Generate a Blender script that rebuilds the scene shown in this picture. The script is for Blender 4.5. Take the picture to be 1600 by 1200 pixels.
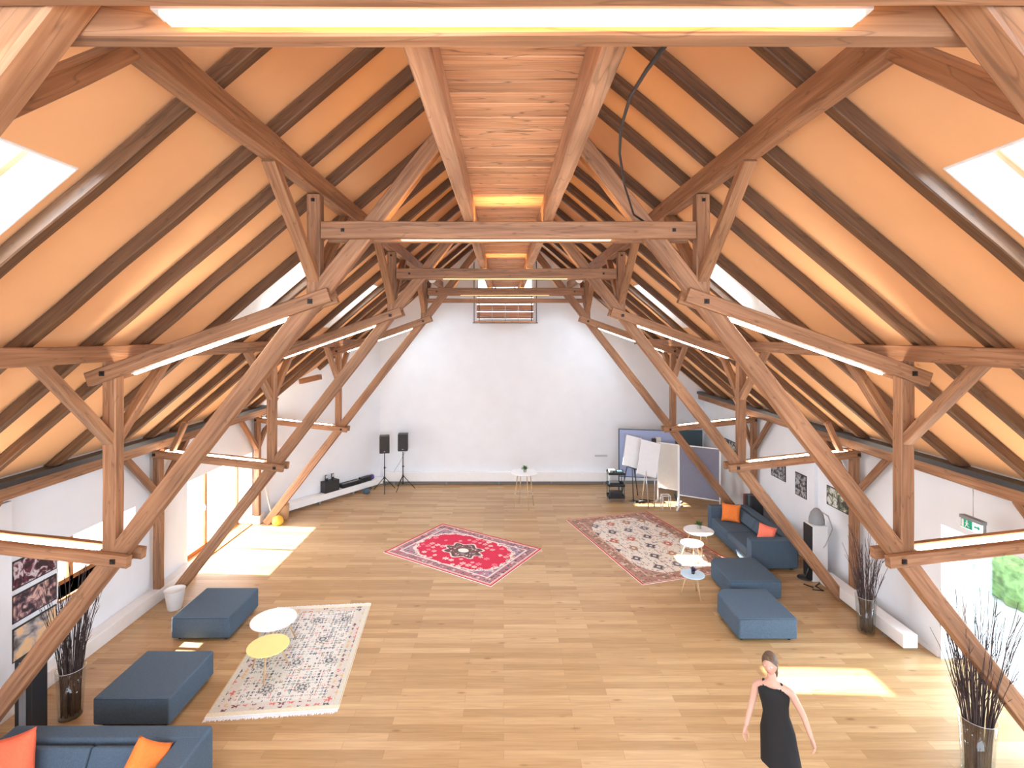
import bpy, bmesh, math, random
from mathutils import Vector, Matrix, noise
random.seed(7)
sc = bpy.context.scene
for o in list(bpy.data.objects): bpy.data.objects.remove(o)
COL = sc.collection

# ---------------------------------------------------------------- camera
F, VX, VY, H = 800.0, 787.0, 524.0, 5.4
cam_d = bpy.data.cameras.new('camera'); cam = bpy.data.objects.new('camera', cam_d); COL.objects.link(cam)
cam.location = (0, 0, H); cam.rotation_euler = (math.pi/2, 0, 0)
cam_d.sensor_width = 36; cam_d.lens = 36*F/1600
cam_d.shift_x = (800-VX)/1600; cam_d.shift_y = -(600-VY)/1600
cam_d.clip_start = .05
sc.camera = cam
# ---------------------------------------------------------------- world, sun, exposure
sc.view_settings.view_transform = 'Standard'; sc.view_settings.look = 'None'
sc.view_settings.gamma = 1; sc.view_settings.exposure = 0.38
w = bpy.data.worlds.new('sky'); sc.world = w; w.use_nodes = True
bg = w.node_tree.nodes['Background']
bg.inputs[0].default_value = (.80, .89, 1, 1); bg.inputs[1].default_value = 5.0
SUN = Vector((1.37, -.10, -1)).normalized()
sl = bpy.data.lights.new('sun', 'SUN'); sl.energy = 42; sl.angle = .009; sl.color = (1, .93, .82)
so = bpy.data.objects.new('sun', sl); COL.objects.link(so)
so.rotation_euler = SUN.to_track_quat('-Z', 'Y').to_euler()
def area(name, loc, direction, sx, sy, power, color=(.86, .93, 1)):
    l = bpy.data.lights.new(name, 'AREA'); l.shape = 'RECTANGLE'; l.size = sx; l.size_y = sy
    l.energy = power; l.color = color
    o = bpy.data.objects.new(name, l); COL.objects.link(o); o.location = loc
    o.rotation_euler = Vector(direction).to_track_quat('-Z', 'Y').to_euler(); return o
CX = .055                                   # centre line of the hall
FR = [1.87, 6.2, 10.45, 14.65]              # depth of the four timber frames
# added fill light behind the camera, then daylight at skylights and side openings
area('gable_fill', (CX, -4.35, 4.4), (0, 1, -.12), 9, 5, 780, (.64, .82, 1))
for f in (3.26, 8.66, 12.9, 17.1):
    for s in (-1, 1):
        area('skylight_daylight', (CX+s*4.2, f, 6.75), (-s*.75, 0, -1), .8, .6, 140, (.70, .85, 1))
area('door_daylight', (-9.6, 13.2, 1.85), (1, 0, -.12), 3.4, 1.2, 420)
area('window_daylight', (-9.6, 9.0, 1.9), (1, 0, -.1), 2.4, 1.2, 260)
area('door_daylight_right', (9.6, 6.6, 1.85), (-1, 0, -.12), 4, 1.2, 850, (.66, .82, 1))

# ---------------------------------------------------------------- materials
def newmat(name):
    m = bpy.data.materials.new(name); m.use_nodes = True
    nt = m.node_tree; b = nt.nodes['Principled BSDF']; return m, nt, b
def N(nt, t, **kw):
    n = nt.nodes.new(t)
    for k, v in kw.items(): setattr(n, k, v)
    return n
def plain(name, c, rough=.6, metal=0, var=.0, scale=8, bump=0, coat=0):
    m, nt, b = newmat(name)
    b.inputs['Roughness'].default_value = rough; b.inputs['Metallic'].default_value = metal
    b.inputs['Base Color'].default_value = (*c, 1)
    if coat: b.inputs['Coat Weight'].default_value = coat
    tc = N(nt, 'ShaderNodeTexCoord'); no = N(nt, 'ShaderNodeTexNoise'); no.inputs['Scale'].default_value = scale
    no.inputs['Detail'].default_value = 4
    nt.links.new(tc.outputs['Object'], no.inputs['Vector'])
    r = N(nt, 'ShaderNodeValToRGB'); v = max(var, .02)
    r.color_ramp.elements[0].position = .3; r.color_ramp.elements[1].position = .7
    r.color_ramp.elements[0].color = (*[x*(1-v) for x in c], 1); r.color_ramp.elements[1].color = (*[min(1, x*(1+v)) for x in c], 1)
    nt.links.new(no.outputs['Fac'], r.inputs[0]); nt.links.new(r.outputs[0], b.inputs['Base Color'])
    if bump:
        bp = N(nt, 'ShaderNodeBump'); bp.inputs['Strength'].default_value = bump; bp.inputs['Distance'].default_value = .01
        nt.links.new(no.outputs['Fac'], bp.inputs['Height']); nt.links.new(bp.outputs[0], b.inputs['Normal'])
    return m
def timber(name, cols, rough=.62, crack=.22, sx=1.2, sy=26, bump=.3):
    """wood with the grain running along the UV u axis (metres)"""
    m, nt, b = newmat(name); b.inputs['Roughness'].default_value = rough
    uv = N(nt, 'ShaderNodeUVMap'); mp = N(nt, 'ShaderNodeMapping'); mp.inputs['Scale'].default_value = (sx, sy, 1)
    nt.links.new(uv.outputs[0], mp.inputs[0])
    n1 = N(nt, 'ShaderNodeTexNoise'); n1.inputs['Scale'].default_value = 1; n1.inputs['Detail'].default_value = 5; n1.inputs['Distortion'].default_value = .6
    nt.links.new(mp.outputs[0], n1.inputs['Vector'])
    r = N(nt, 'ShaderNodeValToRGB'); els = r.color_ramp.elements
    els[0].position = .28; els[1].position = .72
    els[0].color = (*cols[0], 1); els[1].color = (*cols[2], 1)
    e = els.new(.5); e.color = (*cols[1], 1)
    nt.links.new(n1.outputs['Fac'], r.inputs[0])
    # slow tone change + dark drying cracks and knots
    m2 = N(nt, 'ShaderNodeMapping'); m2.inputs['Scale'].default_value = (.5, 3.2, 1); nt.links.new(uv.outputs[0], m2.inputs[0])
    n2 = N(nt, 'ShaderNodeTexNoise'); n2.inputs['Scale'].default_value = 1.3; nt.links.new(m2.outputs[0], n2.inputs['Vector'])
    r2 = N(nt, 'ShaderNodeValToRGB'); r2.color_ramp.elements[0].position = .3; r2.color_ramp.elements[1].position = .7
    r2.color_ramp.elements[0].color = (.62, .6, .58, 1); r2.color_ramp.elements[1].color = (1.12, 1.1, 1.08, 1)
    nt.links.new(n2.outputs['Fac'], r2.inputs[0])
    mx = N(nt, 'ShaderNodeMixRGB', blend_type='MULTIPLY'); mx.inputs[0].default_value = 1
    nt.links.new(r.outputs[0], mx.inputs[1]); nt.links.new(r2.outputs[0], mx.inputs[2])
    m3 = N(nt, 'ShaderNodeMapping'); m3.inputs['Scale'].default_value = (1.1, 11, 1); nt.links.new(uv.outputs[0], m3.inputs[0])
    n3 = N(nt, 'ShaderNodeTexNoise'); n3.inputs['Scale'].default_value = 1; n3.inputs['Detail'].default_value = 1; nt.links.new(m3.outputs[0], n3.inputs['Vector'])
    r3 = N(nt, 'ShaderNodeValToRGB'); q = r3.color_ramp.elements
    q[0].position = .485; q[0].color = (1, 1, 1, 1); q[1].position = .515; q[1].color = (1, 1, 1, 1)
    k = q.new(.5); k.color = (1-crack*1.6,)*3+(1,) if crack < .6 else (.1, .1, .1, 1)
    nt.links.new(n3.outputs['Fac'], r3.inputs[0])
    mx2 = N(nt, 'ShaderNodeMixRGB', blend_type='MULTIPLY'); mx2.inputs[0].default_value = 1
    nt.links.new(mx.outputs[0], mx2.inputs[1]); nt.links.new(r3.outputs[0], mx2.inputs[2])
    nt.links.new(mx2.outputs[0], b.inputs['Base Color'])
    bp = N(nt, 'ShaderNodeBump'); bp.inputs['Strength'].default_value = bump; bp.inputs['Distance'].default_value = .004
    nt.links.new(n1.outputs['Fac'], bp.inputs['Height']); nt.links.new(bp.outputs[0], b.inputs['Normal'])
    return m
def emit(name, c, s):
    m, nt, b = newmat(name); b.inputs['Base Color'].default_value = (.9, .9, .85, 1)
    b.inputs['Emission Color'].default_value = (*c, 1); b.inputs['Emission Strength'].default_value = s; return m
def glass(name, tint=(1, 1, 1), gloss=.12, rough=.02, gf=.4):
    m, nt, b = newmat(name); nt.nodes.remove(b); out = nt.nodes['Material Output']
    t = N(nt, 'ShaderNodeBsdfTransparent'); t.inputs[0].default_value = (*tint, 1)
    g = N(nt, 'ShaderNodeBsdfGlossy'); g.inputs['Roughness'].default_value = rough
    lw = N(nt, 'ShaderNodeLayerWeight'); lw.inputs[0].default_value = .25
    mt = N(nt, 'ShaderNodeMath', operation='MULTIPLY_ADD'); mt.inputs[1].default_value = gf; mt.inputs[2].default_value = gloss*.4
    nt.links.new(lw.outputs['Fresnel'], mt.inputs[0])
    mx = N(nt, 'ShaderNodeMixShader'); nt.links.new(mt.outputs[0], mx.inputs[0])
    nt.links.new(t.outputs[0], mx.inputs[1]); nt.links.new(g.outputs[0], mx.inputs[2]); nt.links.new(mx.outputs[0], out.inputs[0]); return m
def vcol(name, rough=.95, fuzz=True):
    m, nt, b = newmat(name); b.inputs['Roughness'].default_value = rough
    a = N(nt, 'ShaderNodeVertexColor', layer_name='Col'); tc = N(nt, 'ShaderNodeTexCoord')
    no = N(nt, 'ShaderNodeTexNoise'); no.inputs['Scale'].default_value = 55; nt.links.new(tc.outputs['Object'], no.inputs['Vector'])
    r = N(nt, 'ShaderNodeValToRGB'); r.color_ramp.elements[0].color = (.75, .75, .75, 1); r.color_ramp.elements[1].color = (1.15, 1.15, 1.15, 1)
    nt.links.new(no.outputs['Fac'], r.inputs[0])
    mx = N(nt, 'ShaderNodeMixRGB', blend_type='MULTIPLY'); mx.inputs[0].default_value = 1 if fuzz else .0
    nt.links.new(a.outputs[0], mx.inputs[1]); nt.links.new(r.outputs[0], mx.inputs[2]); nt.links.new(mx.outputs[0], b.inputs['Base Color']); return m

M = {}
M['timber'] = timber('old_timber', ((.24, .105, .048), (.34, .165, .08), (.44, .235, .125)))
M['rafter'] = timber('rafter_wood', ((.085, .038, .015), (.14, .064, .026), (.20, .098, .044)), crack=.25)
M['walk_beam'] = timber('pale_timber', ((.42, .22, .12), (.56, .31, .18), (.66, .40, .25)))
M['deck'] = timber('deck_board', ((.58, .29, .15), (.74, .40, .22), (.82, .48, .28)), crack=.4, sy=40, sx=2)
M['frame_wood'] = timber('window_wood', ((.45, .16, .05), (.60, .24, .08), (.70, .32, .13)), crack=.05, rough=.4)
M['pine'] = timber('pine_wood', ((.60, .38, .19), (.70, .47, .26), (.78, .56, .33)), crack=.05, rough=.5)
M['lining'] = plain('warm_lining', (.81, .445, .22), .75, var=.04, scale=1.5)
M['white_wall'] = plain('white_plaster', (.78, .80, .84), .85, var=.015, scale=2, bump=.05)
M['white'] = plain('white_paint', (.84, .84, .84), .45)
M['white_top'] = plain('white_laminate', (.86, .87, .88), .25)
M['yellow'] = plain('pale_yellow_laminate', (.88, .74, .30), .3)
M['blue_top'] = plain('pale_blue_laminate', (.55, .70, .82), .2)
M['fabric'] = plain('slate_blue_fabric', (.068, .105, .150), .95, var=.14, scale=60, bump=.25)
M['fabric_side'] = M['fabric']
M['seam'] = plain('dark_seam', (.03, .045, .06), .9)
M['orange'] = plain('orange_fabric', (.80, .20, .035), .9, var=.08, scale=40, bump=.2)
M['salmon'] = plain('salmon_fabric', (.80, .15, .07), .9, var=.08, scale=40, bump=.2)
M['coral'] = plain('coral_fabric', (.85, .19, .12), .9, var=.08, scale=40, bump=.2)
M['black'] = plain('black_plastic', (.018, .018, .02), .45)
M['grille'] = plain('speaker_grille', (.03, .028, .027), .7, var=.4, scale=120)
M['steel'] = plain('dark_steel', (.08, .08, .085), .4, .8)
M['chrome'] = plain('brushed_metal', (.55, .56, .58), .3, .9)
M['grey'] = plain('mid_grey', (.25, .26, .28), .6)
M['ltgrey'] = plain('light_grey', (.50, .51, .53), .5)
M['skirt'] = plain('grey_skirting', (.22, .21, .20), .6)
M['bolt'] = plain('iron_bolt', (.035, .025, .02), .5, .6)
M['felt'] = plain('grey_violet_felt', (.20, .20, .26), .95, var=.05, scale=40)
M['felt_b'] = plain('blue_felt', (.36, .43, .66), .95, var=.05, scale=40)
M['paper'] = plain('paper', (.86, .88, .92), .6)
M['beige_board'] = plain('beige_board', (.66, .62, .56), .6)
M['teal'] = plain('dark_teal', (.06, .11, .14), .5)
M['leaf'] = plain('green_leaf', (.05, .16, .035), .6, var=.3, scale=30)
M['pot'] = plain('clay_pot', (.40, .36, .30), .7)
M['dark_leaf'] = plain('dark_petals', (.05, .045, .11), .6, var=.3, scale=30)
M['twig'] = plain('dark_twig', (.055, .032, .030), .8, var=.3, scale=20)
M['bud'] = plain('pale_bud', (.7, .68, .66), .7)
M['vase'] = glass('clear_glass', (.93, .95, .95), .08, gf=.18)
M['pane'] = glass('window_glass', (.97, .985, .98), .2)
M['led_warm'] = emit('warm_light', (1, .56, .15), 2.2)
M['led_up'] = emit('warm_uplight', (1, .66, .24), 30)
M['led_white'] = emit('white_light', (1, .89, .72), 26)
M['exit_green'] = plain('sign_green', (.0, .42, .25), .4)
M['exit_face'] = emit('sign_face', (.75, 1, .9), .9)
M['skin'] = plain('skin', (.55, .31, .23), .5)
M['hair'] = plain('brown_hair', (.10, .055, .03), .6, var=.4, scale=50)
M['dress'] = plain('black_cloth', (.008, .008, .009), .9)
M['eye'] = plain('eye_white', (.7, .7, .7), .3)
M['iris'] = plain('iris', (.03, .02, .015), .3)
M['lips'] = plain('lips', (.45, .12, .10), .5)
M['hedge'] = plain('hedge_green', (.26, .40, .15), .9, var=.5, scale=7, bump=.6)
M['terrace'] = plain('pale_terrace', (.80, .82, .84), .8, var=.05, scale=3)
M['tan'] = plain('tan_card', (.55, .33, .17), .8)
M['mustard'] = plain('mustard_bag', (.75, .42, .05), .8)
M['purple'] = plain('purple_light_plastic', (.10, .05, .30), .4)
M['maroon'] = plain('maroon', (.16, .05, .06), .7)

def floor_mat():
    m, nt, b = newmat('oak_planks')
    tc = N(nt, 'ShaderNodeTexCoord'); L = nt.links.new
    br = N(nt, 'ShaderNodeTexBrick'); br.offset = .37; br.offset_frequency = 2; br.squash = 1
    for k, v in (('Scale', 1), ('Mortar Size', .0016), ('Mortar Smooth', .2), ('Bias', 0), ('Brick Width', 1.55), ('Row Height', .145)): br.inputs[k].default_value = v
    br.inputs['Color1'].default_value = (0, 0, 0, 1); br.inputs['Color2'].default_value = (1, 1, 1, 1); br.inputs['Mortar'].default_value = (.5, .5, .5, 1)
    L(tc.outputs['Object'], br.inputs['Vector'])
    tone = N(nt, 'ShaderNodeValToRGB'); e = tone.color_ramp.elements
    e[0].color = (.40, .24, .108, 1); e[1].color = (.56, .37, .195, 1); x = e.new(.5); x.color = (.48, .30, .145, 1)
    L(br.outputs['Color'], tone.inputs[0])
    mp = N(nt, 'ShaderNodeMapping'); mp.inputs['Scale'].default_value = (1.2, 22, 1); L(tc.outputs['Object'], mp.inputs[0])
    ad = N(nt, 'ShaderNodeVectorMath', operation='ADD'); L(mp.outputs[0], ad.inputs[0])
    sc_ = N(nt, 'ShaderNodeVectorMath', operation='SCALE'); sc_.inputs['Scale'].default_value = 9; L(br.outputs['Color'], sc_.inputs[0]); L(sc_.outputs[0], ad.inputs[1])
    n1 = N(nt, 'ShaderNodeTexNoise'); n1.inputs['Scale'].default_value = 1.2; n1.inputs['Detail'].default_value = 6; n1.inputs['Distortion'].default_value = .8
    L(ad.outputs[0], n1.inputs['Vector'])
    g = N(nt, 'ShaderNodeValToRGB'); g.color_ramp.elements[0].position = .25; g.color_ramp.elements[1].position = .7
    g.color_ramp.elements[0].color = (.80, .75, .70, 1); g.color_ramp.elements[1].color = (1.05, 1.05, 1.06, 1); L(n1.outputs['Fac'], g.inputs[0])
    mx = N(nt, 'ShaderNodeMixRGB', blend_type='MULTIPLY'); mx.inputs[0].default_value = 1; L(tone.outputs[0], mx.inputs[1]); L(g.outputs[0], mx.inputs[2])
    # knots
    mk = N(nt, 'ShaderNodeMapping'); mk.inputs['Scale'].default_value = (1.5, 4.5, 1); L(tc.outputs['Object'], mk.inputs[0])
    vo = N(nt, 'ShaderNodeTexVoronoi'); vo.inputs['Scale'].default_value = 1.0; L(mk.outputs[0], vo.inputs['Vector'])
    kr = N(nt, 'ShaderNodeValToRGB'); kr.color_ramp.elements[0].position = .03; kr.color_ramp.elements[1].position = .14
    kr.color_ramp.elements[0].color = (.60, .50, .42, 1); kr.color_ramp.elements[1].color = (1, 1, 1, 1); L(vo.outputs['Distance'], kr.inputs[0])
    m2 = N(nt, 'ShaderNodeMixRGB', blend_type='MULTIPLY'); m2.inputs[0].default_value = 1; L(mx.outputs[0], m2.inputs[1]); L(kr.outputs[0], m2.inputs[2])
    m3 = N(nt, 'ShaderNodeMixRGB', blend_type='MIX'); L(br.outputs['Fac'], m3.inputs[0]); L(m2.outputs[0], m3.inputs[1]); m3.inputs[2].default_value = (.22, .12, .05, 1)
    L(m3.outputs[0], b.inputs['Base Color'])
    b.inputs['Roughness'].default_value = .36; b.inputs['Specular IOR Level'].default_value = .5
    return m
M['floor'] = floor_mat()
def photo_mat(name, dark, light, seed, scale=9, accent=None):
    m, nt, b = newmat(name); L = nt.links.new; tc = N(nt, 'ShaderNodeTexCoord')
    mp = N(nt, 'ShaderNodeMapping'); mp.inputs['Location'].default_value = (seed*3.1, seed*1.7, seed); L(tc.outputs['Object'], mp.inputs[0])
    n1 = N(nt, 'ShaderNodeTexNoise'); n1.inputs['Scale'].default_value = scale; n1.inputs['Detail'].default_value = 3; n1.inputs['Distortion'].default_value = 1.2; L(mp.outputs[0], n1.inputs['Vector'])
    r = N(nt, 'ShaderNodeValToRGB'); r.color_ramp.elements[0].position = .42; r.color_ramp.elements[1].position = .60
    r.color_ramp.elements[0].color = (*dark, 1); r.color_ramp.elements[1].color = (*light, 1)
    if accent: x = r.color_ramp.elements.new(.52); x.color = (*accent, 1)
    L(n1.outputs['Fac'], r.inputs[0]); L(r.outputs[0], b.inputs['Base Color']); b.inputs['Roughness'].default_value = .35; return m

# ---------------------------------------------------------------- mesh helpers
def W(x, y, d): return Vector(((x-VX)*d/F, d, H-(y-VY)*d/F))
class MB:
    def __init__(s): s.v = []; s.f = []; s.uv = []; s.sm = []
    def face(s, idx, uv=None, sm=False): s.f.append(idx); s.uv.append(uv or [(0, 0)]*len(idx)); s.sm.append(sm)
    def box(s, lo, hi, R=None, o=(0, 0, 0)):
        lo = Vector(lo); hi = Vector(hi); ru = random.random()*20; rv = random.random()*20
        c = [Vector((x, y, z)) for x in (lo.x, hi.x) for y in (lo.y, hi.y) for z in (lo.z, hi.z)]
        d = hi-lo; ax = max(range(3), key=lambda i: d[i]); n = len(s.v)
        uvs = []
        for p in c:
            q = [p[i] for i in range(3)]; u = q[ax]; o2 = [q[i] for i in range(3) if i != ax]; uvs.append((u+ru, o2[0]+o2[1]+rv))
        for p in c: s.v.append((R @ p if R else p)+Vector(o))
        for f in ((0, 1, 3, 2), (4, 6, 7, 5), (0, 4, 5, 1), (2, 3, 7, 6), (0, 2, 6, 4), (1, 5, 7, 3)):
            s.face([n+i for i in f], [uvs[i] for i in f])
        return s
    def beam(s, p0, p1, w, h, up=(0, 0, 1), wob=.004, ch=.01, seg=.45):
        p0 = Vector(p0); p1 = Vector(p1); t = (p1-p0); Ln = t.length; t.normalize()
        side = t.cross(Vector(up)).normalized(); u = side.cross(t)
        k = max(1, int(Ln/seg)); ru = random.random()*50; rv = random.random()*50; n = len(s.v)
        a, b = w/2, h/2
        prof = [(-a+ch, -b), (a-ch, -b), (a, -b+ch), (a, b-ch), (a-ch, b), (-a+ch, b), (-a, b-ch), (-a, -b+ch)]
        per = [0]
        for i in range(8):
            q, r_ = prof[i], prof[(i+1) % 8]; per.append(per[-1]+math.hypot(q[0]-r_[0], q[1]-r_[1]))
        for i in range(k+1):
            j1 = random.uniform(-wob, wob) if 0 < i < k else 0; j2 = random.uniform(-wob, wob) if 0 < i < k else 0
            for (x, y) in prof: s.v.append(p0+t*(Ln*i/k)+side*(x+j1+random.uniform(-wob, wob)*.4)+u*(y+j2+random.uniform(-wob, wob)*.4))
        for i in range(k):
            for q in range(8):
                q2 = (q+1) % 8; u0 = ru+Ln*i/k; u1 = ru+Ln*(i+1)/k
                s.face([n+i*8+q, n+i*8+q2, n+(i+1)*8+q2, n+(i+1)*8+q], [(u0, rv+per[q]), (u0, rv+per[q+1]), (u1, rv+per[q+1]), (u1, rv+per[q])])
        for i in (0, k): s.face([n+i*8+q for q in range(8)], [(ru+p[0]*.2, rv+p[1]) for p in prof])
        return s
    def tube(s, pts, r, n=10, cap=True, sm=True):
        pts = [Vector(p) for p in pts]; rs = r if isinstance(r, (list, tuple)) else [r]*len(pts); st = len(s.v); ref = None
        for i, p in enumerate(pts):
            t = (pts[min(i+1, len(pts)-1)]-pts[max(i-1, 0)]).normalized()
            if ref is None: ref = Vector((0, 0, 1)) if abs(t.z) < .9 else Vector((1, 0, 0))
            a = t.cross(ref).normalized(); b = t.cross(a); ref = a.cross(t) if False else ref
            for k in range(n):
                th = 2*math.pi*k/n; s.v.append(p+(a*math.cos(th)+b*math.sin(th))*rs[i])
        for i in range(len(pts)-1):
            for k in range(n):
                k2 = (k+1) % n; s.face([st+i*n+k, st+i*n+k2, st+(i+1)*n+k2, st+(i+1)*n+k], [(i*.3, k/n*.1), (i*.3, (k+1)/n*.1), (i*.3+.3, (k+1)/n*.1), (i*.3+.3, k/n*.1)], sm)
        if cap:
            s.face([st+k for k in range(n)]); s.face([st+(len(pts)-1)*n+k for k in range(n)])
        return s
    def lathe(s, prof, n=24, o=(0, 0, 0), sx=1, sy=1, capb=True, capt=True, sm=True):
        o = Vector(o); st = len(s.v)
        for (r, z) in prof:
            for k in range(n):
                th = 2*math.pi*k/n; s.v.append(o+Vector((r*math.cos(th)*sx, r*math.sin(th)*sy, z)))
        for i in range(len(prof)-1):
            for k in range(n):
                k2 = (k+1) % n; s.face([st+i*n+k, st+i*n+k2, st+(i+1)*n+k2, st+(i+1)*n+k], None, sm)
        if capb: s.face([st+k for k in range(n)])
        if capt: s.face([st+(len(prof)-1)*n+k for k in range(n)])
        return s
    def slab(s, q, th, nrm=None):
        """a thick plate on four corner points"""
        q = [Vector(p) for p in q]; nn = (q[1]-q[0]).cross(q[3]-q[0]).normalized()*th; st = len(s.v)
        for p in q: s.v.append(p)
        for p in q: s.v.append(p+nn)
        for f in ((0, 1, 2, 3), (7, 6, 5, 4), (0, 4, 5, 1), (1, 5, 6, 2), (2, 6, 7, 3), (3, 7, 4, 0)): s.face([st+i for i in f], [((s.v[st+i]-q[0]).dot((q[1]-q[0]).normalized()), (s.v[st+i]-q[0]).length) for i in f])
        return s
    def add_mesh(s, me, mat=None):
        st = len(s.v)
        for v in me.vertices: s.v.append((mat @ v.co) if mat else v.co.copy())
        for p in me.polygons: s.face([st+i for i in p.vertices], None, True)
        return s
    def build(s, name, mat, parent=None, loc=None, rz=0, bevel=0, bseg=2, subd=0, col=None):
        me = bpy.data.meshes.new(name); me.from_pydata([tuple(v) for v in s.v], [], s.f)
        uvl = me.uv_layers.new(name='UVMap'); i = 0
        for p, uv in zip(me.polygons, s.uv):
            for k in range(len(uv)): uvl.data[p.loop_start+k].uv = uv[k]
        for p, f in zip(me.polygons, s.sm): p.use_smooth = f
        bm = bmesh.new(); bm.from_mesh(me); bmesh.ops.recalc_face_normals(bm, faces=bm.faces); bm.to_mesh(me); bm.free()
        me.materials.append(mat); o = bpy.data.objects.new(name, me); COL.objects.link(o)
        if parent: o.parent = parent
        if loc is not None: o.location = loc
        o.rotation_euler.z = rz
        if bevel:
            b = o.modifiers.new('bevel', 'BEVEL'); b.width = bevel; b.segments = bseg; b.limit_method = 'ANGLE'
            if bseg > 2:
                for p in me.polygons: p.use_smooth = True
                b.harden_normals = False
                wn = o.modifiers.new('wn', 'WEIGHTED_NORMAL')
        if subd: sb = o.modifiers.new('sub', 'SUBSURF'); sb.levels = subd; sb.render_levels = subd
        return o
def tag(o, label=None, cat=None, group=None, kind=None):
    if label: o['label'] = label
    if cat: o['category'] = cat
    if group: o['group'] = group
    if kind: o['kind'] = kind
    return o
def empty(name, loc, rz=0, label=None, cat=None, group=None):
    o = bpy.data.objects.new(name, None); COL.objects.link(o); o.location = loc; o.rotation_euler.z = rz; o.empty_display_size = .2
    return tag(o, label, cat, group)
def copy_tree(o, parent=None):
    c = o.copy(); COL.objects.link(c)
    if parent: c.parent = parent
    for ch in list(o.children): copy_tree(ch, c)
    return c
def part(name, mat, par, fn, **kw):
    m = MB(); fn(m); return m.build(name, mat, par, **kw)

# ================================================================ THE SETTING
WL, WR, WT = CX-7.25, CX+7.25, .48      # inner faces of the side walls, their thickness
FARY, BACKY = 18.65, -4.0
RZ, SL = 9.53, .85                       # lining underside z = RZ - SL*|x'|
fl = MB(); fl.box((WL-.6, BACKY, -.12), (WR+.6, FARY+.2, 0)); tag(fl.build('floor', M['floor']), kind='structure')

def holes_wall(x0, x1, y0, y1, ztop, holes, name):
    m = MB(); ys = sorted({y0, y1, *[h[0] for h in holes], *[h[1] for h in holes]}); zs = sorted({0, ztop, *[h[2] for h in holes], *[h[3] for h in holes]})
    for a, b in zip(ys, ys[1:]):
        for c, d in zip(zs, zs[1:]):
            if any(h[0] <= (a+b)/2 <= h[1] and h[2] <= (c+d)/2 <= h[3] for h in holes): continue
            m.box((x0, a, c), (x1, b, d))
    return m
DL = (11.65, 14.62, 0, 2.06); WN = (8.27, 10.0, 1.12, 2.06); DR = (5.0, 8.55, 0, 2.25)
zt = RZ-SL*7.25
lw_ = holes_wall(WL-WT, WL, BACKY, 15.0, zt, [DL, WN], 'wall_left')
lw_.box((WL, 6.85, 0), (WL+.07, 7.42, 3.0))
tag(lw_.build('wall_left', M['white_wall']), kind='structure')
rw = holes_wall(WR, WR+WT, BACKY, FARY, zt, [DR], 'wall_right'); rw.box((WR-.08, 11.9, 0), (WR, 12.2, 3.0))
tag(rw.build('wall_right', M['white_wall']), kind='structure')
# far wall up to the ridge with the loft hatch, slanting wall at the far left
def gable(name, y0, y1, xl, xr, hatch=None):
    m = MB()
    cols = sorted({xl, xr, CX, *([hatch[0], hatch[1]] if hatch else []), *[xl+(xr-xl)*i/6 for i in range(7)]})
    top = lambda x: RZ+.02-SL*abs(x-CX)
    def cell(a, b, z0a, z0b, z1a, z1b):
        n = len(m.v)
        for y in (y0, y1): m.v += [Vector((a, y, z0a)), Vector((b, y, z0b)), Vector((b, y, z1b)), Vector((a, y, z1a))]
        for f in ((0, 1, 2, 3), (7, 6, 5, 4), (0, 4, 5, 1), (3, 2, 6, 7), (1, 5, 6, 2), (0, 3, 7, 4)): m.face([n+i for i in f])
    for a, b in zip(cols, cols[1:]):
        if hatch and hatch[0] <= (a+b)/2 <= hatch[1]:
            cell(a, b, 0, 0, hatch[2], hatch[2]); cell(a, b, hatch[3], hatch[3], top(a), top(b))
        else: cell(a, b, 0, 0, top(a), top(b))
    return m
HX0, HX1 = -.98, 1.08
far = gable('wall_far', FARY, FARY+.3, CX-7.3, WR+WT, (HX0, HX1, 6.0, 7.75))
tag(far.build('wall_far', M['white_wall']), kind='structure')
ch = MB(); cs = [Vector((WL, 14.95, 0)), Vector((-4.48, FARY+.02, 0))]; dirv = (cs[1]-cs[0]); outn = Vector((-dirv.y, dirv.x, 0)).normalized()*.3
n = 0
for i in range(9):
    p = cs[0]+dirv*i/8; z = RZ+.02-SL*abs(p.x-CX); q = p+outn; z2 = RZ+.02-SL*abs(q.x-CX)
    ch.v += [p, Vector((p.x, p.y, z)), Vector((q.x, q.y, z2)), q]
for i in range(8):
    a = i*4; b = a+4
    for f in ((a, b, b+1, a+1), (a+1, b+1, b+2, a+2), (a+2, b+2, b+3, a+3), (a+3, b+3, b, a)): ch.face(list(f))
ch.face([0, 1, 2, 3]); ch.face([32, 33, 34, 35])
tag(ch.build('wall_corner', M['white_wall']), kind='structure')
# back gable: unseen end wall, its large openings invented to let the fill light in
bk = MB()
for a, b in ((WL-WT, CX-4.6), (CX+4.6, WR+WT), (CX-.15, CX+.15)): bk.box((a, BACKY-.3, 0), (b, BACKY, RZ-SL*min(abs(a-CX), abs(b-CX))-.0 if abs(a-CX) > .2 and False else 3.4))
bk.box((WL-WT, BACKY-.3, 0), (WR+WT, BACKY, 1.6)); bk.box((CX-3.4, BACKY-.3, 6.6), (CX+3.4, BACKY, 7.0))
tag(bk.build('wall_back', M['white_wall']), kind='structure')

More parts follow.
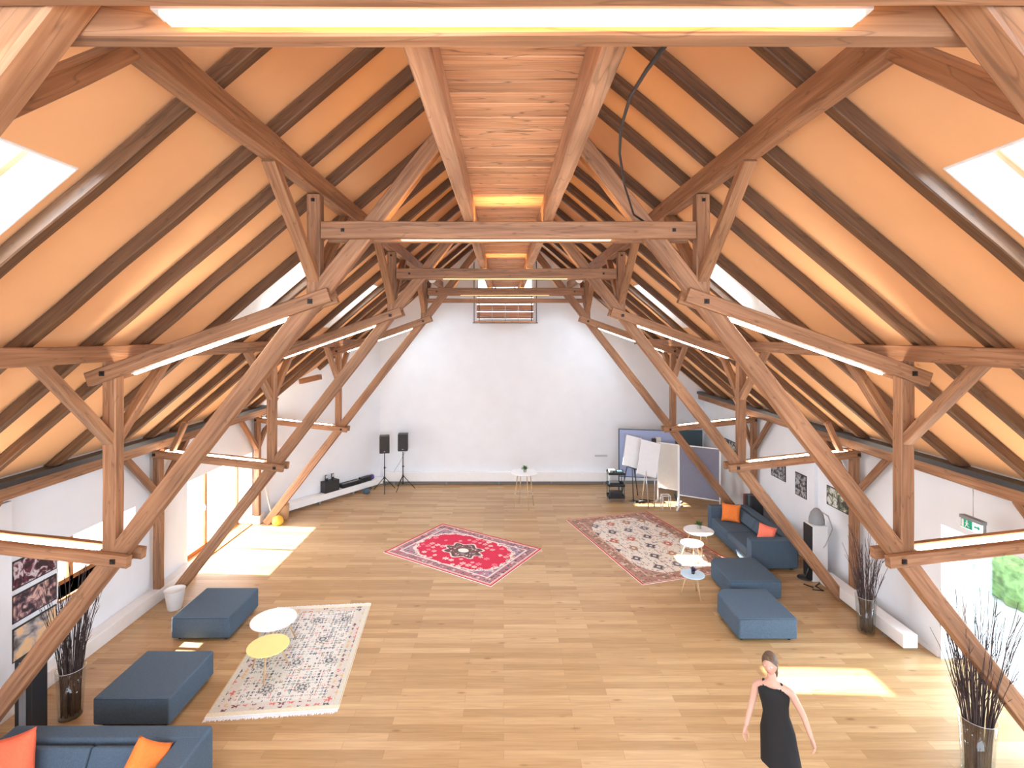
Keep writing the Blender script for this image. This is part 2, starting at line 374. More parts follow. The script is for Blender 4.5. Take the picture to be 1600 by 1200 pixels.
# roof lining with a cut-out per skylight
RAF = [1.72, 2.48, 4.08, 5.10, 6.0, 6.8, 8.05, 9.25, 10.25, 11.05, 12.3, 13.5, 14.45, 15.25, 16.5, 17.7]
SKY = [(2.58, 3.94, 3.35, 4.6), (8.17, 9.15, 3.35, 4.6), (12.42, 13.36, 3.35, 4.6), (16.62, 17.56, 3.35, 4.6)]
def roof(sgn):
    m = MB(); Y0, Y1, X0, X1 = BACKY-.3, FARY+.4, 0, 8.5
    ys = sorted({Y0, Y1, *[s_[0] for s_ in SKY], *[s_[1] for s_ in SKY]}); xs = [X0, 3.35, 4.6, X1]
    TH = .30
    for a, b in zip(ys, ys[1:]):
        for c, d in zip(xs, xs[1:]):
            if any(s_[0] <= (a+b)/2 <= s_[1] and s_[2] <= (c+d)/2 <= s_[3] for s_ in SKY): continue
            n = len(m.v)
            for t in (0, TH):
                for (x, y) in ((c, a), (d, a), (d, b), (c, b)): m.v.append(Vector((CX+sgn*x, y, RZ-SL*x+t)))
            for f in ((0, 1, 2, 3), (7, 6, 5, 4), (0, 4, 5, 1), (2, 6, 7, 3), (1, 5, 6, 2), (0, 3, 7, 4)): m.face([n+i for i in f])
    return m
for sg, nm in ((-1, 'ceiling'), (1, 'ceiling')):
    tag(roof(sg).build(nm, M['lining']), kind='structure')
tr = 0
def window_empty(kind, n): 
    o = bpy.data.objects.new(f'{kind}_{n}', None); COL.objects.link(o); o['kind'] = 'structure'; return o
# skylights
wn_ = 1
for i, (a, b, c, d) in enumerate(SKY):
    for sg in (-1, 1):
        e = window_empty('window', wn_); wn_ += 1
        ga, gb, gc, gd = a+(.1 if a < 3 else .16), b-(.14 if a < 3 else .16), c+(.03 if a < 3 else .08), d-.22      # glazed size
        P = lambda x, y, t: Vector((CX+sg*x, y, RZ-SL*x+t))
        m = MB(); lo = [P(c, a, -.01), P(d, a, -.01), P(d, b, -.01), P(c, b, -.01)]; hi = [P(gc, ga, .34), P(gd, ga, .34), P(gd, gb, .34), P(gc, gb, .34)]
        for k in range(4):
            k2 = (k+1) % 4; n = len(m.v); off = Vector((0, 0, .02))
            cen = sum(lo, Vector())/4
            o_ = [(p-cen)*.02 for p in lo]
            m.v += [lo[k], lo[k2], hi[k2], hi[k], lo[k]+o_[k], lo[k2]+o_[k2], hi[k2]+o_[k2]*3, hi[k]+o_[k]*3]
            for f in ((0, 1, 2, 3), (7, 6, 5, 4), (0, 4, 5, 1), (1, 5, 6, 2), (2, 6, 7, 3), (3, 7, 4, 0)): m.face([n+q for q in f])
        m.build('window_reveal', M['white'], e)
        fr = MB()
        for (t0, wd) in ((.33, .07), (.39, .045)):
            for (p, q) in ((0, 1), (1, 2), (2, 3), (3, 0)):
                hh = [P(gc, ga, t0), P(gd, ga, t0), P(gd, gb, t0), P(gc, gb, t0)]
                fr.beam(hh[p], hh[q], wd, .06, up=(sg*SL, 0, 1), wob=0, ch=.006, seg=5)
        fr.build('window_frame', M['pine'], e)
        fr = MB(); fr.beam(P(gc+.03, ga+.03, .42), P(gc+.03, gb-.03, .42), .05, .04, up=(sg*SL, 0, 1), wob=0, ch=.004, seg=5); fr.build('blind_case', M['teal'], e)
        g = MB(); g.slab([P(gc, ga, .41), P(gd, ga, .41), P(gd, gb, .41), P(gc, gb, .41)], .008); g.build('window_pane', M['pane'], e)

# left terrace door (two leaves), left window, right doorway
def framed(e, x, y0, y1, z0, z1, mull, mat, w=.075, dep=.07, pane=True):
    f = MB()
    for y in (y0, *mull, y1): f.box((x-dep/2, y-w/2, z0), (x+dep/2, y+w/2, z1))
    for z in (z0+w/2, z1-w/2): f.box((x-dep/2, y0, z-w/2), (x+dep/2, y1, z+w/2))
    f.build('window_frame', mat, e, bevel=.006)
    if pane:
        ys = [y0, *mull, y1]
        for a, b in zip(ys, ys[1:]): g = MB(); g.box((x-.006, a+w/2, z0+w), (x+.006, b-w/2, z1-w)); g.build('window_pane', M['pane'], e)
e = window_empty('door', 1)
framed(e, WL-.42, DL[0], DL[1], .02, 2.05, [13.05], M['frame_wood'], w=.09)
h_ = MB(); h_.box((WL-.385, 12.93, .98), (WL-.34, 12.96, 1.12)); h_.box((WL-.35, 12.93, 1.05), (WL-.33, 13.06, 1.075)); h_.build('door_handle', M['chrome'], e)
th = MB(); th.box((WL-.5, DL[0], 0), (WL+.02, DL[1], .025)); th.build('door_sill', M['frame_wood'], e)
e = window_empty('window', wn_); wn_ += 1
framed(e, WL-.42, WN[0], WN[1], WN[2], WN[3], [8.98], M['frame_wood'], w=.08)
th = MB(); th.box((WL-.5, WN[0]-.02, WN[2]-.035), (WL+.04, WN[1]+.02, WN[2])); th.build('window_sill', M['frame_wood'], e)
e = window_empty('door', 2)
framed(e, WR+.42, DR[0], DR[1]-.02, .02, 2.24, [6.2, 7.5], M['white'], w=.07)
# hatch in the far wall: glazed upper part, slatted orange boards below
e = window_empty('window', wn_); wn_ += 1
fr = MB()
for x in (HX0+.03, CX-.35, CX+.35, HX1-.03): fr.box((x-.03, FARY+.06, 6.92), (x+.03, FARY+.12, 7.75))
for z in (6.95, 7.72): fr.box((HX0, FARY+.06, z-.03), (HX1, FARY+.12, z+.03))
fr.build('window_frame', M['white'], e)
g = MB(); g.box((HX0, FARY+.085, 6.95), (HX1, FARY+.095, 7.72)); g.build('window_pane', M['pane'], e)
for z0, z1 in ((6.01, 6.25), (6.28, 6.52), (6.55, 6.77), (6.80, 6.93)):
    s_ = MB(); s_.beam((HX0, FARY+.1, (z0+z1)/2), (HX1, FARY+.1, (z0+z1)/2), .03, z1-z0, wob=.001, ch=.003); s_.build('window_shutter', M['frame_wood'], e)
area('hatch_daylight', (CX, FARY+.6, 7.3), (0, -1, -.2), 1.9, .7, 14)
# skirting, ledges
b = MB(); b.box((-4.4, FARY-.03, 0), (WR, FARY, .11)); tag(b.build('baseboard_far', M['skirt']), kind='structure')
b = MB(); b.box((WR-.02, 8.6, 0), (WR, FARY-.03, .09)); tag(b.build('baseboard_right', M['white']), kind='structure')
b = MB(); b.box((WL, BACKY, 0), (CX-7.02, 11.6, .25)); b.box((WL, 14.62, 0), (CX-7.02, 15.0, .25))
tag(b.build('trim_1', M['white'], bevel=.01), kind='structure')
# strips closing the gap between purlin and lining along the eaves
for sg, k in ((-1, 2), (1, 3)):
    b = MB(); x1 = 7.24; 
    pts = [(CX+sg*6.98, 3.30), (CX+sg*7.02, 3.30), (CX+sg*7.02, 3.40), (CX+sg*6.98, 3.40)]
    yE = 15.0 if sg < 0 else FARY
    b.box((min(pts[0][0], CX+sg*7.2), BACKY, 3.275), (max(pts[0][0], CX+sg*7.2), yE, 3.36))
    b.build(f'trim_{k}', M['steel'])['kind'] = 'structure'
# outdoors
b = MB(); b.box((-40, -20, -.3), (WL-WT-.01, 45, -.12)); b.box((WR+WT+.01, -20, -.3), (40, 45, -.12)); b.box((WL-WT, FARY+.35, -.3), (WR+WT, 45, -.12))
tag(b.build('ground', M['terrace']), kind='structure')
hb = MB(); nx, nz = 90, 26
for i in range(nx+1):
    for j in range(nz+1):
        y = 1+i*.16; z = -.1+j*.10; d_ = noise.noise(Vector((y*2.3, z*2.3, 3)))*.28+noise.noise(Vector((y*7, z*7, 9)))*.12
        hb.v.append(Vector((10.3+d_-.05*z, y, z)))
for i in range(nx):
    for j in range(nz): a = i*(nz+1)+j; hb.face([a, a+1, a+nz+2, a+nz+1])
n = len(hb.v); hb.v += [Vector((11.6, 1, -.1)), Vector((11.6, 1, 2.4)), Vector((11.6, 15.4, 2.4)), Vector((11.6, 15.4, -.1))]
hb.face([n, n+1, n+2, n+3]); hb.face([n+1, nz, nx*(nz+1)+nz, n+2])
tag(hb.build('hedge', M['hedge']), 'bright green clipped hedge outside the open doorway on the right', 'hedge')

# ================================================================ TIMBER FRAMES
def y_at(x): return 1.76+(5.5-x)*1.288      # strut centre line, z over |x'|
def build_truss():
    root = empty('roof_truss', (CX, 0, 0)); T = M['timber']
    for s in (-1, 1):
        part('strut', T, root, lambda m: m.beam((s*6.84, 0, .03), (s*.82, 0, y_at(.82)), .15, .205))
        part('upper_post', T, root, lambda m: m.beam((s*2.335, 0, 5.86), (s*2.335, 0, 7.09), .15, .16, up=(1, 0, 0)))
        part('middle_post', T, root, lambda m: m.beam((s*4.785, 0, 2.62), (s*4.785, 0, 5.12), .15, .16, up=(1, 0, 0)))
        part('wall_post', T, root, lambda m: m.beam((s*7.1, 0, .25), (s*7.1, 0, 3.08), .14, .15, up=(1, 0, 0)))
        for y in (-.125, .125):
            part('upper_tie', T, root, lambda m: m.beam((s*2.12, y, 5.885), (s*4.98, y, 4.875), .09, .17))
            part('lower_tie', T, root, lambda m: m.beam((s*4.5, y, 2.715), (s*7.12, y, 3.01), .09, .14))
        for dy in (-1, 1):
            part('brace', T, root, lambda m: m.beam((s*2.335, dy*.04, 6.08), (s*2.335, dy*1.22, 7.12), .11, .13, up=(1, 0, 0)))
            part('brace', T, root, lambda m: m.beam((s*4.785, dy*.04, 4.13), (s*4.785, dy*1.05, 5.14), .11, .13, up=(1, 0, 0)))
            part('brace', T, root, lambda m: m.beam((s*7.1, dy*.04, 2.18), (s*7.1, dy*.92, 3.10), .10, .12, up=(1, 0, 0)))
        part('brace', T, root, lambda m: m.beam((s*6.87, 0, 2.93), (s*6.55, 0, 3.62), .10, .10))
        def blt(m, x, z, y=-.185, q=.028): m.box((x-q, y, z-q), (x+q, y+.02, z+q)); m.tube([(x, y-.02, z), (x, y+.01, z)], .013, 6)
        for (x, z) in ((s*2.335, 5.80), (s*4.785, 4.95), (s*4.66, 2.735), (s*7.08, 3.0)): part('bolt', M['bolt'], root, lambda m: blt(m, x, z))
        for (x, z) in ((s*2.335, 7.02), (s*4.785, 5.0), (s*2.335, 6.15)): part('bolt', M['bolt'], root, lambda m: blt(m, x, z, -.095, .018))
        part('bolt', M['bolt'], root, lambda m: blt(m, s*1.95, 6.64, -.185, .02))
    for y in (-.125, .125): part('collar_beam', T, root, lambda m: m.beam((-2.21, y, 6.645), (2.21, y, 6.645), .095, .20, seg=.6))
    return root
tr0 = build_truss()
TL = ['nearest timber roof truss, its collar beams crossing the top of the picture', 'second timber roof truss from the camera, broad collar beam under the walkway',
      'third timber roof truss from the camera, its right foot beside the willow branch vase', 'farthest timber roof truss, standing just before the white end wall']
trusses = []
for i, f in enumerate(FR):
    t = tr0 if i == 0 else copy_tree(tr0)
    t.location = (CX, f, 0); tag(t, TL[i], 'roof truss', 'timber roof trusses down the hall'); trusses.append(t)
part('lower_collar', M['timber'], trusses[3], lambda m: m.beam((-2.25, 0, 6.39), (2.25, 0, 6.39), .1, .12, seg=.6))

ends = {'upper': (2.335, 7.23, .16, .24), 'middle': (4.785, 5.185, .17, .19), 'eaves': (7.1, 3.18, .15, .19)}
for nm, (x, z, w_, h2) in ends.items():
    for s, sd in ((-1, 'left'), (1, 'right')):
        yE = FARY-.01
        if s < 0: yE = {'upper': FARY-.01, 'middle': 18.2, 'eaves': 15.1}[nm]
        p = MB(); p.beam((0, BACKY+.05, 0), (0, yE, 0), w_, h2, seg=.8, wob=.005)
        o = p.build('purlin', M['timber'], loc=(CX+s*x, 0, z))
        lab = {'upper': f'long purlin high on the {sd} roof slope, carried by the short upper posts',
               'middle': f'long purlin halfway down the {sd} roof slope on the middle posts',
               'eaves': f'long purlin along the top of the {sd} side wall'}[nm]
        tag(o, lab, 'beam', 'long purlins under the rafters')
# rafters: one mesh, copies
def rafter_mesh(xe):
    m = MB(); zz = RZ-.096
    m.beam((.03, 0, zz-SL*.03), (xe, 0, zz-SL*xe), .115, .13, seg=.7, wob=.005); return m
rf = {}
pos = ['just before the {} truss', 'just beyond the {} truss', 'right behind the skylight after the {} truss', 'in the bay after the {} truss, beyond its skylight']
ordn = ['nearest', 'second', 'third', 'farthest']
for s, sd in ((-1, 'left'), (1, 'right')):
    for i, d_ in enumerate(RAF):
        xe = 7.2
        if s < 0 and d_ > 14.9: xe = 7.2-(d_-14.95)*(7.25-4.53)/(FARY-14.95)-.05
        key = round(xe, 2)
        if key in rf: o = rf[key].copy(); COL.objects.link(o)
        else: o = rafter_mesh(xe).build('rafter', M['rafter']); rf[key] = o
        o.location = (CX, d_, 0); o.rotation_euler.z = 0 if s > 0 else math.pi
        tag(o, f'brown rafter, {sd} roof slope, '+pos[i % 4].format(ordn[i//4]), 'rafter', 'rafters of the roof slopes')
# ridge board + beam stub on the slanting wall
p = MB(); p.beam((0, BACKY, 0), (0, FARY, 0), .06, .26, seg=1); tag(p.build('ridge_board', M['rafter'], loc=(CX, 0, 9.30)), 'dark ridge board where the two roof slopes meet', 'beam')
p = MB(); p.beam(W(470, 596, 15.9), W(500, 589, 15.4), .14, .16); tag(p.build('beam_stub', M['timber']), 'short sawn beam end poking out of the slanting white wall at far left', 'beam')

# ================================================================ LIGHT BATTENS
def batten(name, p0, p1, mat, w_, label, hous=True, group='strip lights on the trusses'):
    p0 = Vector(p0); p1 = Vector(p1); mid = (p0+p1)/2; r = empty('strip_light', mid, 0, label, 'strip light', group)
    part('housing', M['ltgrey'], r, lambda m: m.beam(p0-mid+Vector((0, 0, .0)), p1-mid, w_*.8, .016, wob=0, ch=.002, seg=9))
    t = (p1-p0).normalized(); nn = Vector((0, 1, 0)).cross(t).normalized()
    for s in ((-1, 1) if hous == 2 else (-1,) if hous == 1 else (1,)):
        q = nn*(.018*s) if nn.z > 0 else -nn*(.018*s)
        part('diffuser', M['led_up'] if (s > 0 and mat is M['led_warm']) else mat, r, lambda m: m.beam(p0-mid+q+t*.03, p1-mid+q-t*.03, w_*.8, .02, wob=0, ch=.004, seg=9))
    return r
sides = ((-1, 'left'), (1, 'right'))
for i, f in enumerate(FR):
    batten('c', (CX-1.32, f, 6.575), (CX+1.27, f, 6.575), M['led_warm'], .095, f'warm glowing strip light between the collar beams of the {ordn[i]} truss', 2)
    for s, sd in sides:
        z_ = lambda x: 5.885-(x-2.12)*1.01/2.86
        batten('u', (CX+s*2.62, f, z_(2.62)-.085), (CX+s*4.55, f, z_(4.55)-.085), M['led_white'], .062, f'white strip light under the {sd} upper tie of the {ordn[i]} truss', 2)
        zl = lambda x: 2.715+(x-4.5)*.295/2.62
        for dy, wh in ((-.035, 'front'), (.035, 'rear')):
            r = empty('tube_light', (CX+s*5.95, f+dy, zl(5.95)+.055), 0, f'{wh} fluorescent tube lying on the {sd} lower tie of the {ordn[i]} truss', 'tube light', 'tube lights on the lower ties')
            part('tube', M['led_white'], r, lambda m: m.tube([(-s*.98, 0, -.98*.1126), (s*.98, 0, .98*.1126)], .017, 10))
            part('housing', M['ltgrey'], r, lambda m: m.beam((-s*1.0, 0, -1.0*.1126-.028), (s*1.0, 0, 1.0*.1126-.028), .05, .018, wob=0, ch=.002, seg=9))

# ================================================================ WALKWAY
wk = empty('walkway', (CX, 0, 0), 0, 'high timber walkway running along the ridge on top of the collar beams', 'walkway')
for s in (-1, 1): part('side_beam', M['walk_beam'], wk, lambda m: m.beam((s*.47, -1.5, 6.89), (s*.47, 17.2, 6.89), .12, .27, seg=.7, wob=.006))
def deck(m):
    y = -1.5
    while y < 17.2:
        wd = random.uniform(.13, .24); m.beam((-.56, y+wd/2, 7.045+random.uniform(-.004, .004)), (.56, y+wd/2, 7.045+random.uniform(-.004, .004)), wd-.008, .035, wob=.002, ch=.004, seg=.6); y += wd
part('deck_boards', M['deck'], wk, deck)
cg = empty('balcony_railing', (CX, 17.6, 0), 0, 'dark metal railing cage hanging in front of the loft hatch in the end wall', 'railing')
def rail(m):
    for x in (-1.07, -.90, .90, 1.07):
        m.tube([(x, 0, 5.82), (x, 0, 8.1 if abs(x) > 1 else 7.0)], .016, 6)
    for z in (5.83, 6.8): m.tube([(-1.12, 0, z), (1.12, 0, z)], .022, 6)
part('rail_frame', M['steel'], cg, rail)
def slats(m):
    for z in (6.03, 6.28, 6.52): m.tube([(-.9, .0, z), (.9, .0, z)], .012, 6)
    for x in (0, -.45, .45): m.tube([(x, 0, 5.83), (x, 0, 6.8)], .012, 6)
part('rail_bars', M['chrome'], cg, slats)
part('platform', M['deck'], cg, lambda m: m.box((-1.05, -.02, 5.84), (1.05, 1.0, 5.89)))
for s, sd in sides:
    sp = empty('spotlight', (CX+s*2.12, 14.2, 6.88), 0, f'small white spotlight on the {sd} end of the farthest collar beam', 'spotlight', 'spotlights on the farthest collar beam')
    part('lamp_body', M['white'], sp, lambda m: m.tube([(0, -.02, .14), (-s*.12, -.24, .05)], [.07, .11], 14))
    part('bracket', M['black'], sp, lambda m: m.tube([(0, .0, -.13), (s*.12, .0, .05), (0, .0, .16)], .014, 6))
cb = MB(); cb.tube([W(1052, 62, 2.05)+Vector((0, 0, .02)), W(1010, 110, 2.6), W(985, 150, 3.1), W(970, 200, 3.7), W(968, 240, 4.4), W(976, 290, 5.2), W(990, 335, 6.0), W(1012, 350, 6.1)], .011, 8)
tag(cb.build('cable', M['black']), 'thick black cable sagging from the nearest collar beam beside the walkway', 'cable')

# ================================================================ RUGS
def rug(cx, cy, w_, h2, rz, fn, name, label, nx=170, ny=120, fringe=False):
    me = bpy.data.meshes.new(name); V = []; Fc = []
    for j in range(ny+1):
        for i in range(nx+1):
            x = (i/nx-.5)*w_; y = (j/ny-.5)*h2; V.append((x, y, .012+.0015*noise.noise(Vector((x*3, y*3, cx)))))
    for j in range(ny):
        for i in range(nx): a = j*(nx+1)+i; Fc.append((a, a+1, a+nx+2, a+nx+1))
    n = len(V); V += [(-w_/2, -h2/2, .001), (w_/2, -h2/2, .001), (w_/2, h2/2, .001), (-w_/2, h2/2, .001)]
    c0, c1, c2, c3 = 0, nx, (ny+1)*(nx+1)-1, ny*(nx+1)
    Fc += [(n, n+1, c1, c0), (n+1, n+2, c2, c1), (n+2, n+3, c3, c2), (n+3, n, c0, c3)]
    me.from_pydata(V, [], Fc); ca = me.color_attributes.new('Col', 'FLOAT_COLOR', 'CORNER')
    for p in me.polygons[:nx*ny]:
        c = p.center; col = fn(c.x/(w_/2), c.y/(h2/2), c.x, c.y)
        for l in p.loop_indices: ca.data[l].color = (*col, 1)
    me.materials.append(M['rug']); o = bpy.data.objects.new(name, me); COL.objects.link(o)
    o.location = (cx, cy, 0); o.rotation_euler.z = rz; tag(o, label, 'rug', 'oriental rugs on the oak floor'); return o
M['rug'] = vcol('woven_pile')
def lin(r, g, b): return tuple(((x/255+.055)/1.055)**2.4 if x > 10 else x/3300 for x in (r, g, b))
def h(ix, iy, s=0):
    v = math.sin(ix*127.1+iy*311.7+s*74.7)*43758.5453; return v-math.floor(v)
def motif(x, y, cell, s, pal, bgc, dens=.7):
    ix, iy = math.floor(x/cell), math.floor(y/cell); fx, fy = (x/cell-ix-.5), (y/cell-iy-.5); r = math.hypot(fx, fy)
    if h(ix, iy, s) > dens: return bgc
    c = pal[int(h(ix, iy, s+1)*len(pal)) % len(pal)]; rr = .22+.2*h(ix, iy, s+2); pet = rr*(1+.3*math.cos(6*math.atan2(fy, fx)))
    if r < pet*.35: return bgc
    return c if r < pet else bgc
crim, cream, dk, mauve, redl = lin(205, 38, 72), lin(225, 205, 195), lin(95, 70, 75), lin(165, 135, 145), lin(190, 40, 50)
def red_rug(u, v, x, y):
    ax, ay = 1.61-abs(x), 1.15-abs(y); e = min(ax, ay)
    if e < .03: return redl
    if e < .07: return lin(215, 150, 140)
    q = max(abs(u)*1.02, 0); 
    if e < .30:
        if e < .095 or .27 < e: return cream
        return motif(x, y, .085, 3, [lin(190, 70, 90), dk, lin(215, 200, 195), lin(80, 60, 80)], lin(165, 120, 125), .9)
    # field with rounded scalloped hexagon
    a = math.atan2(y/.86, x/1.3); r = math.hypot(x/1.28, y/.84)
    edge = 1.0-.17*abs(math.sin(a))**2*0-.035*math.cos(18*a)
    corner = (abs(x)/1.28)**2.6+(abs(y)/.86)**2.6
    k = .88 + .05*math.cos(20*a)
    if corner > k+.22: return motif(x, y, .1, 5, [dk, cream, lin(190, 70, 90), lin(110, 90, 130)], mauve, .85)
    if corner > k: return motif(x, y, .06, 6, [dk, lin(190, 90, 100)], cream, .6)
    rm = math.hypot(x/.52, y/.40); km = 1+.14*math.cos(8*a)
    if rm < .28: return lin(235, 225, 215)
    if rm < .4: return dk
    if rm < km*.72: return motif(x, y, .07, 8, [cream, lin(150, 140, 120)], lin(110, 70, 70), .8)
    if rm < km*.9: return dk
    if rm < km: return cream
    return motif(x, y, .17, 9, [cream, lin(230, 130, 140), lin(220, 175, 170)], crim, .42)
rug(-1.01, 12.83, 3.22, 2.30, -math.radians(32.6), red_rug, 'rug', 'crimson medallion rug lying alone in the middle of the floor')
def cream_rug(u, v, x, y):
    ax, ay = 1.32-abs(x), 2.02-abs(y); e = min(ax, ay)
    if e < .03: return lin(190, 60, 50)
    if e < .34:
        if e < .06 or e > .31: return lin(200, 160, 140)
        return motif(x, y, .09, 2, [lin(150, 70, 70), lin(110, 95, 80), lin(190, 120, 110), lin(215, 190, 170)], lin(160, 125, 108), .9)
    corner = (abs(x)/1.0)**3+(abs(y)/1.7)**3
    if corner > 1.12: return motif(x, y, .1, 4, [lin(150, 80, 75), lin(120, 105, 85)], lin(170, 135, 120), .8)
    # big staggered lozenges
    gx, gy = x/.5, y/.55; iy = math.floor(gy); gx += .5*(iy % 2); ix = math.floor(gx); fx, fy = gx-ix-.5, gy-iy-.5; r = abs(fx)*1.0+abs(fy)*.9
    c = [lin(110, 105, 115), lin(195, 100, 80), lin(90, 85, 90), lin(170, 125, 90)][int(h(ix, iy, 11)*4) % 4]
    if r < .1: return lin(215, 200, 190)
    if r < .25: return c
    if .27 < r < .30: return lin(150, 130, 120)
    return motif(x, y, .075, 7, [lin(150, 140, 140), lin(200, 150, 140), lin(120, 115, 120)], lin(222, 210, 196), .55)
rug(3.69, 13.38, 2.65, 4.04, math.radians(16.7), cream_rug, 'rug', 'cream rug with a red-brown border in front of the right sofa', 130, 190)
def grey_rug(u, v, x, y):
    ax, ay = .92-abs(x), 1.45-abs(y); e = min(ax, ay)
    if ay < .07: return lin(225, 215, 190)
    if ax < .02: return lin(205, 180, 140)
    if e < .24:
        if e < .085 or e > .22: return lin(205, 200, 185)
        return motif(x, y, .13, 2, [lin(120, 70, 75), lin(90, 95, 100), lin(205, 110, 100), lin(210, 170, 120)], lin(205, 195, 185), .8)
    gx, gy = x/.52, y/.62; iy = math.floor(gy); gx += .5*(iy % 2); ix = math.floor(gx); fx, fy = gx-ix-.5, (gy-iy-.5)*1.2; r = math.hypot(fx, fy)
    a = math.atan2(fy, fx)
    if h(ix, iy, 5) < .6:
        if r < .07: return lin(190, 185, 180)
        if r < .13+.02*math.cos(8*a): return lin(100, 105, 105)
        if r < .17: return lin(215, 210, 205)
        if r < .21+.03*math.cos(8*a): return lin(150, 140, 135)
    return motif(x, y, .068, 7, [lin(125, 120, 130), lin(205, 150, 145), lin(135, 150, 145), lin(150, 130, 110), lin(90, 95, 110)], lin(214, 210, 202), .8)
gr = rug(-3.44, 8.75, 1.84, 2.9, math.radians(5.5), grey_rug, 'rug', 'pale floral rug with fringed end under the white and yellow tables', 120, 190)
def fringe(m):
    for k in range(150):
        x = -.91+k*1.82/149; L = random.uniform(.05, .09); dx = random.uniform(-.02, .02)
        m.box((x-.004, -L, .001), (x+.004, 0, .008), o=(dx*0, -1.45, 0))
        m.box((x-.004, 0, .001), (x+.004, L*.7, .008), o=(0, 1.45, 0))
fo = part('fringe', M['paper'], gr, fringe); fo['kind'] = 'stuff'

# ================================================================ FURNITURE
def rbox(m, lo, hi): m.box(lo, hi)
def ottoman(x0, x1, y0, y1, label, name='ottoman', cut=0):
    cx, cy = (x0+x1)/2, (y0+y1)/2; r = empty(name, (cx, cy, 0), 0, label, 'ottoman', 'slate blue ottomans'); a, b = (x1-x0)/2, (y1-y0)/2
    def body(m):
        if not cut: m.box((-a, -b, .05), (a, b, .42))
        else:
            n = len(m.v); q = [(-a+.02, -b), (a, -b), (a, b), (-a+cut, b), (-a, b-cut*1.2), (-a, -b+cut*.9)]
            for z in (.05, .42): m.v += [Vector((x, y, z)) for x, y in q]
            m.face([0, 1, 2, 3, 4, 5][::-1]); m.face([6, 7, 8, 9, 10, 11])
            for k in range(6): m.face([k, (k+1) % 6, (k+1) % 6+6, k+6])
    part('upholstery', M['fabric'], r, body, bevel=.03, bseg=4)
    part('piping', M['seam'], r, lambda m: [m.tube([(-a+.03, y, .405), (a-.03, y, .405)], .004, 5) for y in (-b-.001,)])
    for sx in (-1, 1):
        for sy in (-1, 1): part('leg', M['black'], r, lambda m: m.lathe([(.025, 0), (.03, .055)], 10, (sx*(a-.1), sy*(b-.1), 0)))
    return r
ottoman(-5.87, -4.84, 9.03, 10.12, 'slate blue square ottoman on the left beside the white bucket')
ottoman(-5.64, -4.58, 7.02, 8.1, 'slate blue ottoman standing directly behind the near left sofa')
ottoman(4.58, 5.64, 10.38, 11.5, 'slate blue ottoman touching the front of the right sofa', cut=.14)
ottoman(4.12, 5.17, 9.0, 10.08, 'slate blue ottoman nearest the walking person, right side of the hall', cut=.16)

def pillow(name, mat, loc, rot, size, label, group='scatter cushions on the sofas'):
    m = MB(); nn = 14; half = size/2
    for s in (1, -1):
        st = len(m.v)
        for j in range(nn+1):
            for i in range(nn+1):
                u, v = i/nn*2-1, j/nn*2-1
                pin = 1-.10*(1-abs(u)**2)*abs(v)**3-.0; pin2 = 1-.10*(1-abs(v)**2)*abs(u)**3
                t = (max(0, (1-u**4))*max(0, (1-v**4)))**.6
                wr = .008*noise.noise(Vector((u*3, v*3, loc[0])))*(1-abs(u))*(1-abs(v))*4
                m.v.append(Vector((u*half*pin2, s*(.085*t*size/.45+wr), v*half*pin)))
        for j in range(nn):
            for i in range(nn): a = st+j*(nn+1)+i; m.face([a, a+1, a+nn+2, a+nn+1], None, True)
    o = m.build(name, mat); bm = bmesh.new(); bm.from_mesh(o.data); bmesh.ops.remove_doubles(bm, verts=bm.verts, dist=.0006); bmesh.ops.recalc_face_normals(bm, faces=bm.faces); bm.to_mesh(o.data); bm.free()
    o.location = loc; o.rotation_euler = rot; tag(o, label, 'cushion', group); return o

def sofa(loc, rz, L, D, label, seats, armw=.22, Ht=.72):
    """local: length on x, back at +y, front at -y"""
    r = empty('sofa', loc, rz, label, 'sofa', 'slate blue sofas'); a, b = L/2, D/2; Fb = M['fabric']
    part('base', Fb, r, lambda m: m.box((-a+.012, -b+.012, .06), (a-.012, b-.012, .26)), bevel=.02, bseg=3)
    part('backrest', Fb, r, lambda m: m.box((-a, b-.24, .06), (a, b, Ht)), bevel=.045, bseg=4)
    for s in (-1, 1):
        x0, x1 = sorted((s*(a-.003), s*(a-armw))); part('armrest', Fb, r, lambda m: m.box((x0, -b, .06), (x1, b-.19, Ht-.002)), bevel=.03, bseg=4)
    wd = (L-2*armw)/seats
    for k in range(seats):
        x0 = -a+armw+k*wd
        part('seat_cushion', Fb, r, lambda m: m.box((x0+.003, -b+.01, .25), (x0+wd-.003, b-.24, .43)), bevel=.035, bseg=4)
        part('back_cushion', Fb, r, lambda m: m.slab([(x0+.006, b-.40, .44), (x0+wd-.006, b-.40, .44), (x0+wd-.006, b-.28, Ht-.03), (x0+.006, b-.28, Ht-.03)], -.12 if False else .10), bevel=.03, bseg=4)
    for sx in (-1, 1):
        for sy in (-1, 1): part('leg', M['black'], r, lambda m: m.lathe([(.025, 0), (.03, .065)], 10, (sx*(a-.12), sy*(b-.12), 0)))
    return r
sofa((-4.68, 5.62, 0), 0, 2.38, 1.1, 'slate blue two-seat sofa in the near left corner of the picture', 2, .3)
sofa((6.2, 12.95, 0), -math.pi/2, 2.5, 1.1, 'long slate blue sofa against the right wall facing the rugs', 2, .22)
pillow('cushion', M['salmon'], (-5.38, 5.56, .74), (math.radians(-22), math.radians(-14), math.radians(6)), .56, 'salmon red cushion on the left end of the near sofa')
pillow('cushion', M['orange'], (-3.93, 5.60, .70), (math.radians(-14), math.radians(42), math.radians(58)), .46, 'orange cushion leaning on the right arm of the near sofa')
pillow('cushion', M['orange'], (6.08, 13.70, .65), (math.radians(-22), 0, math.radians(-28)), .48, 'orange cushion at the far end of the right sofa')
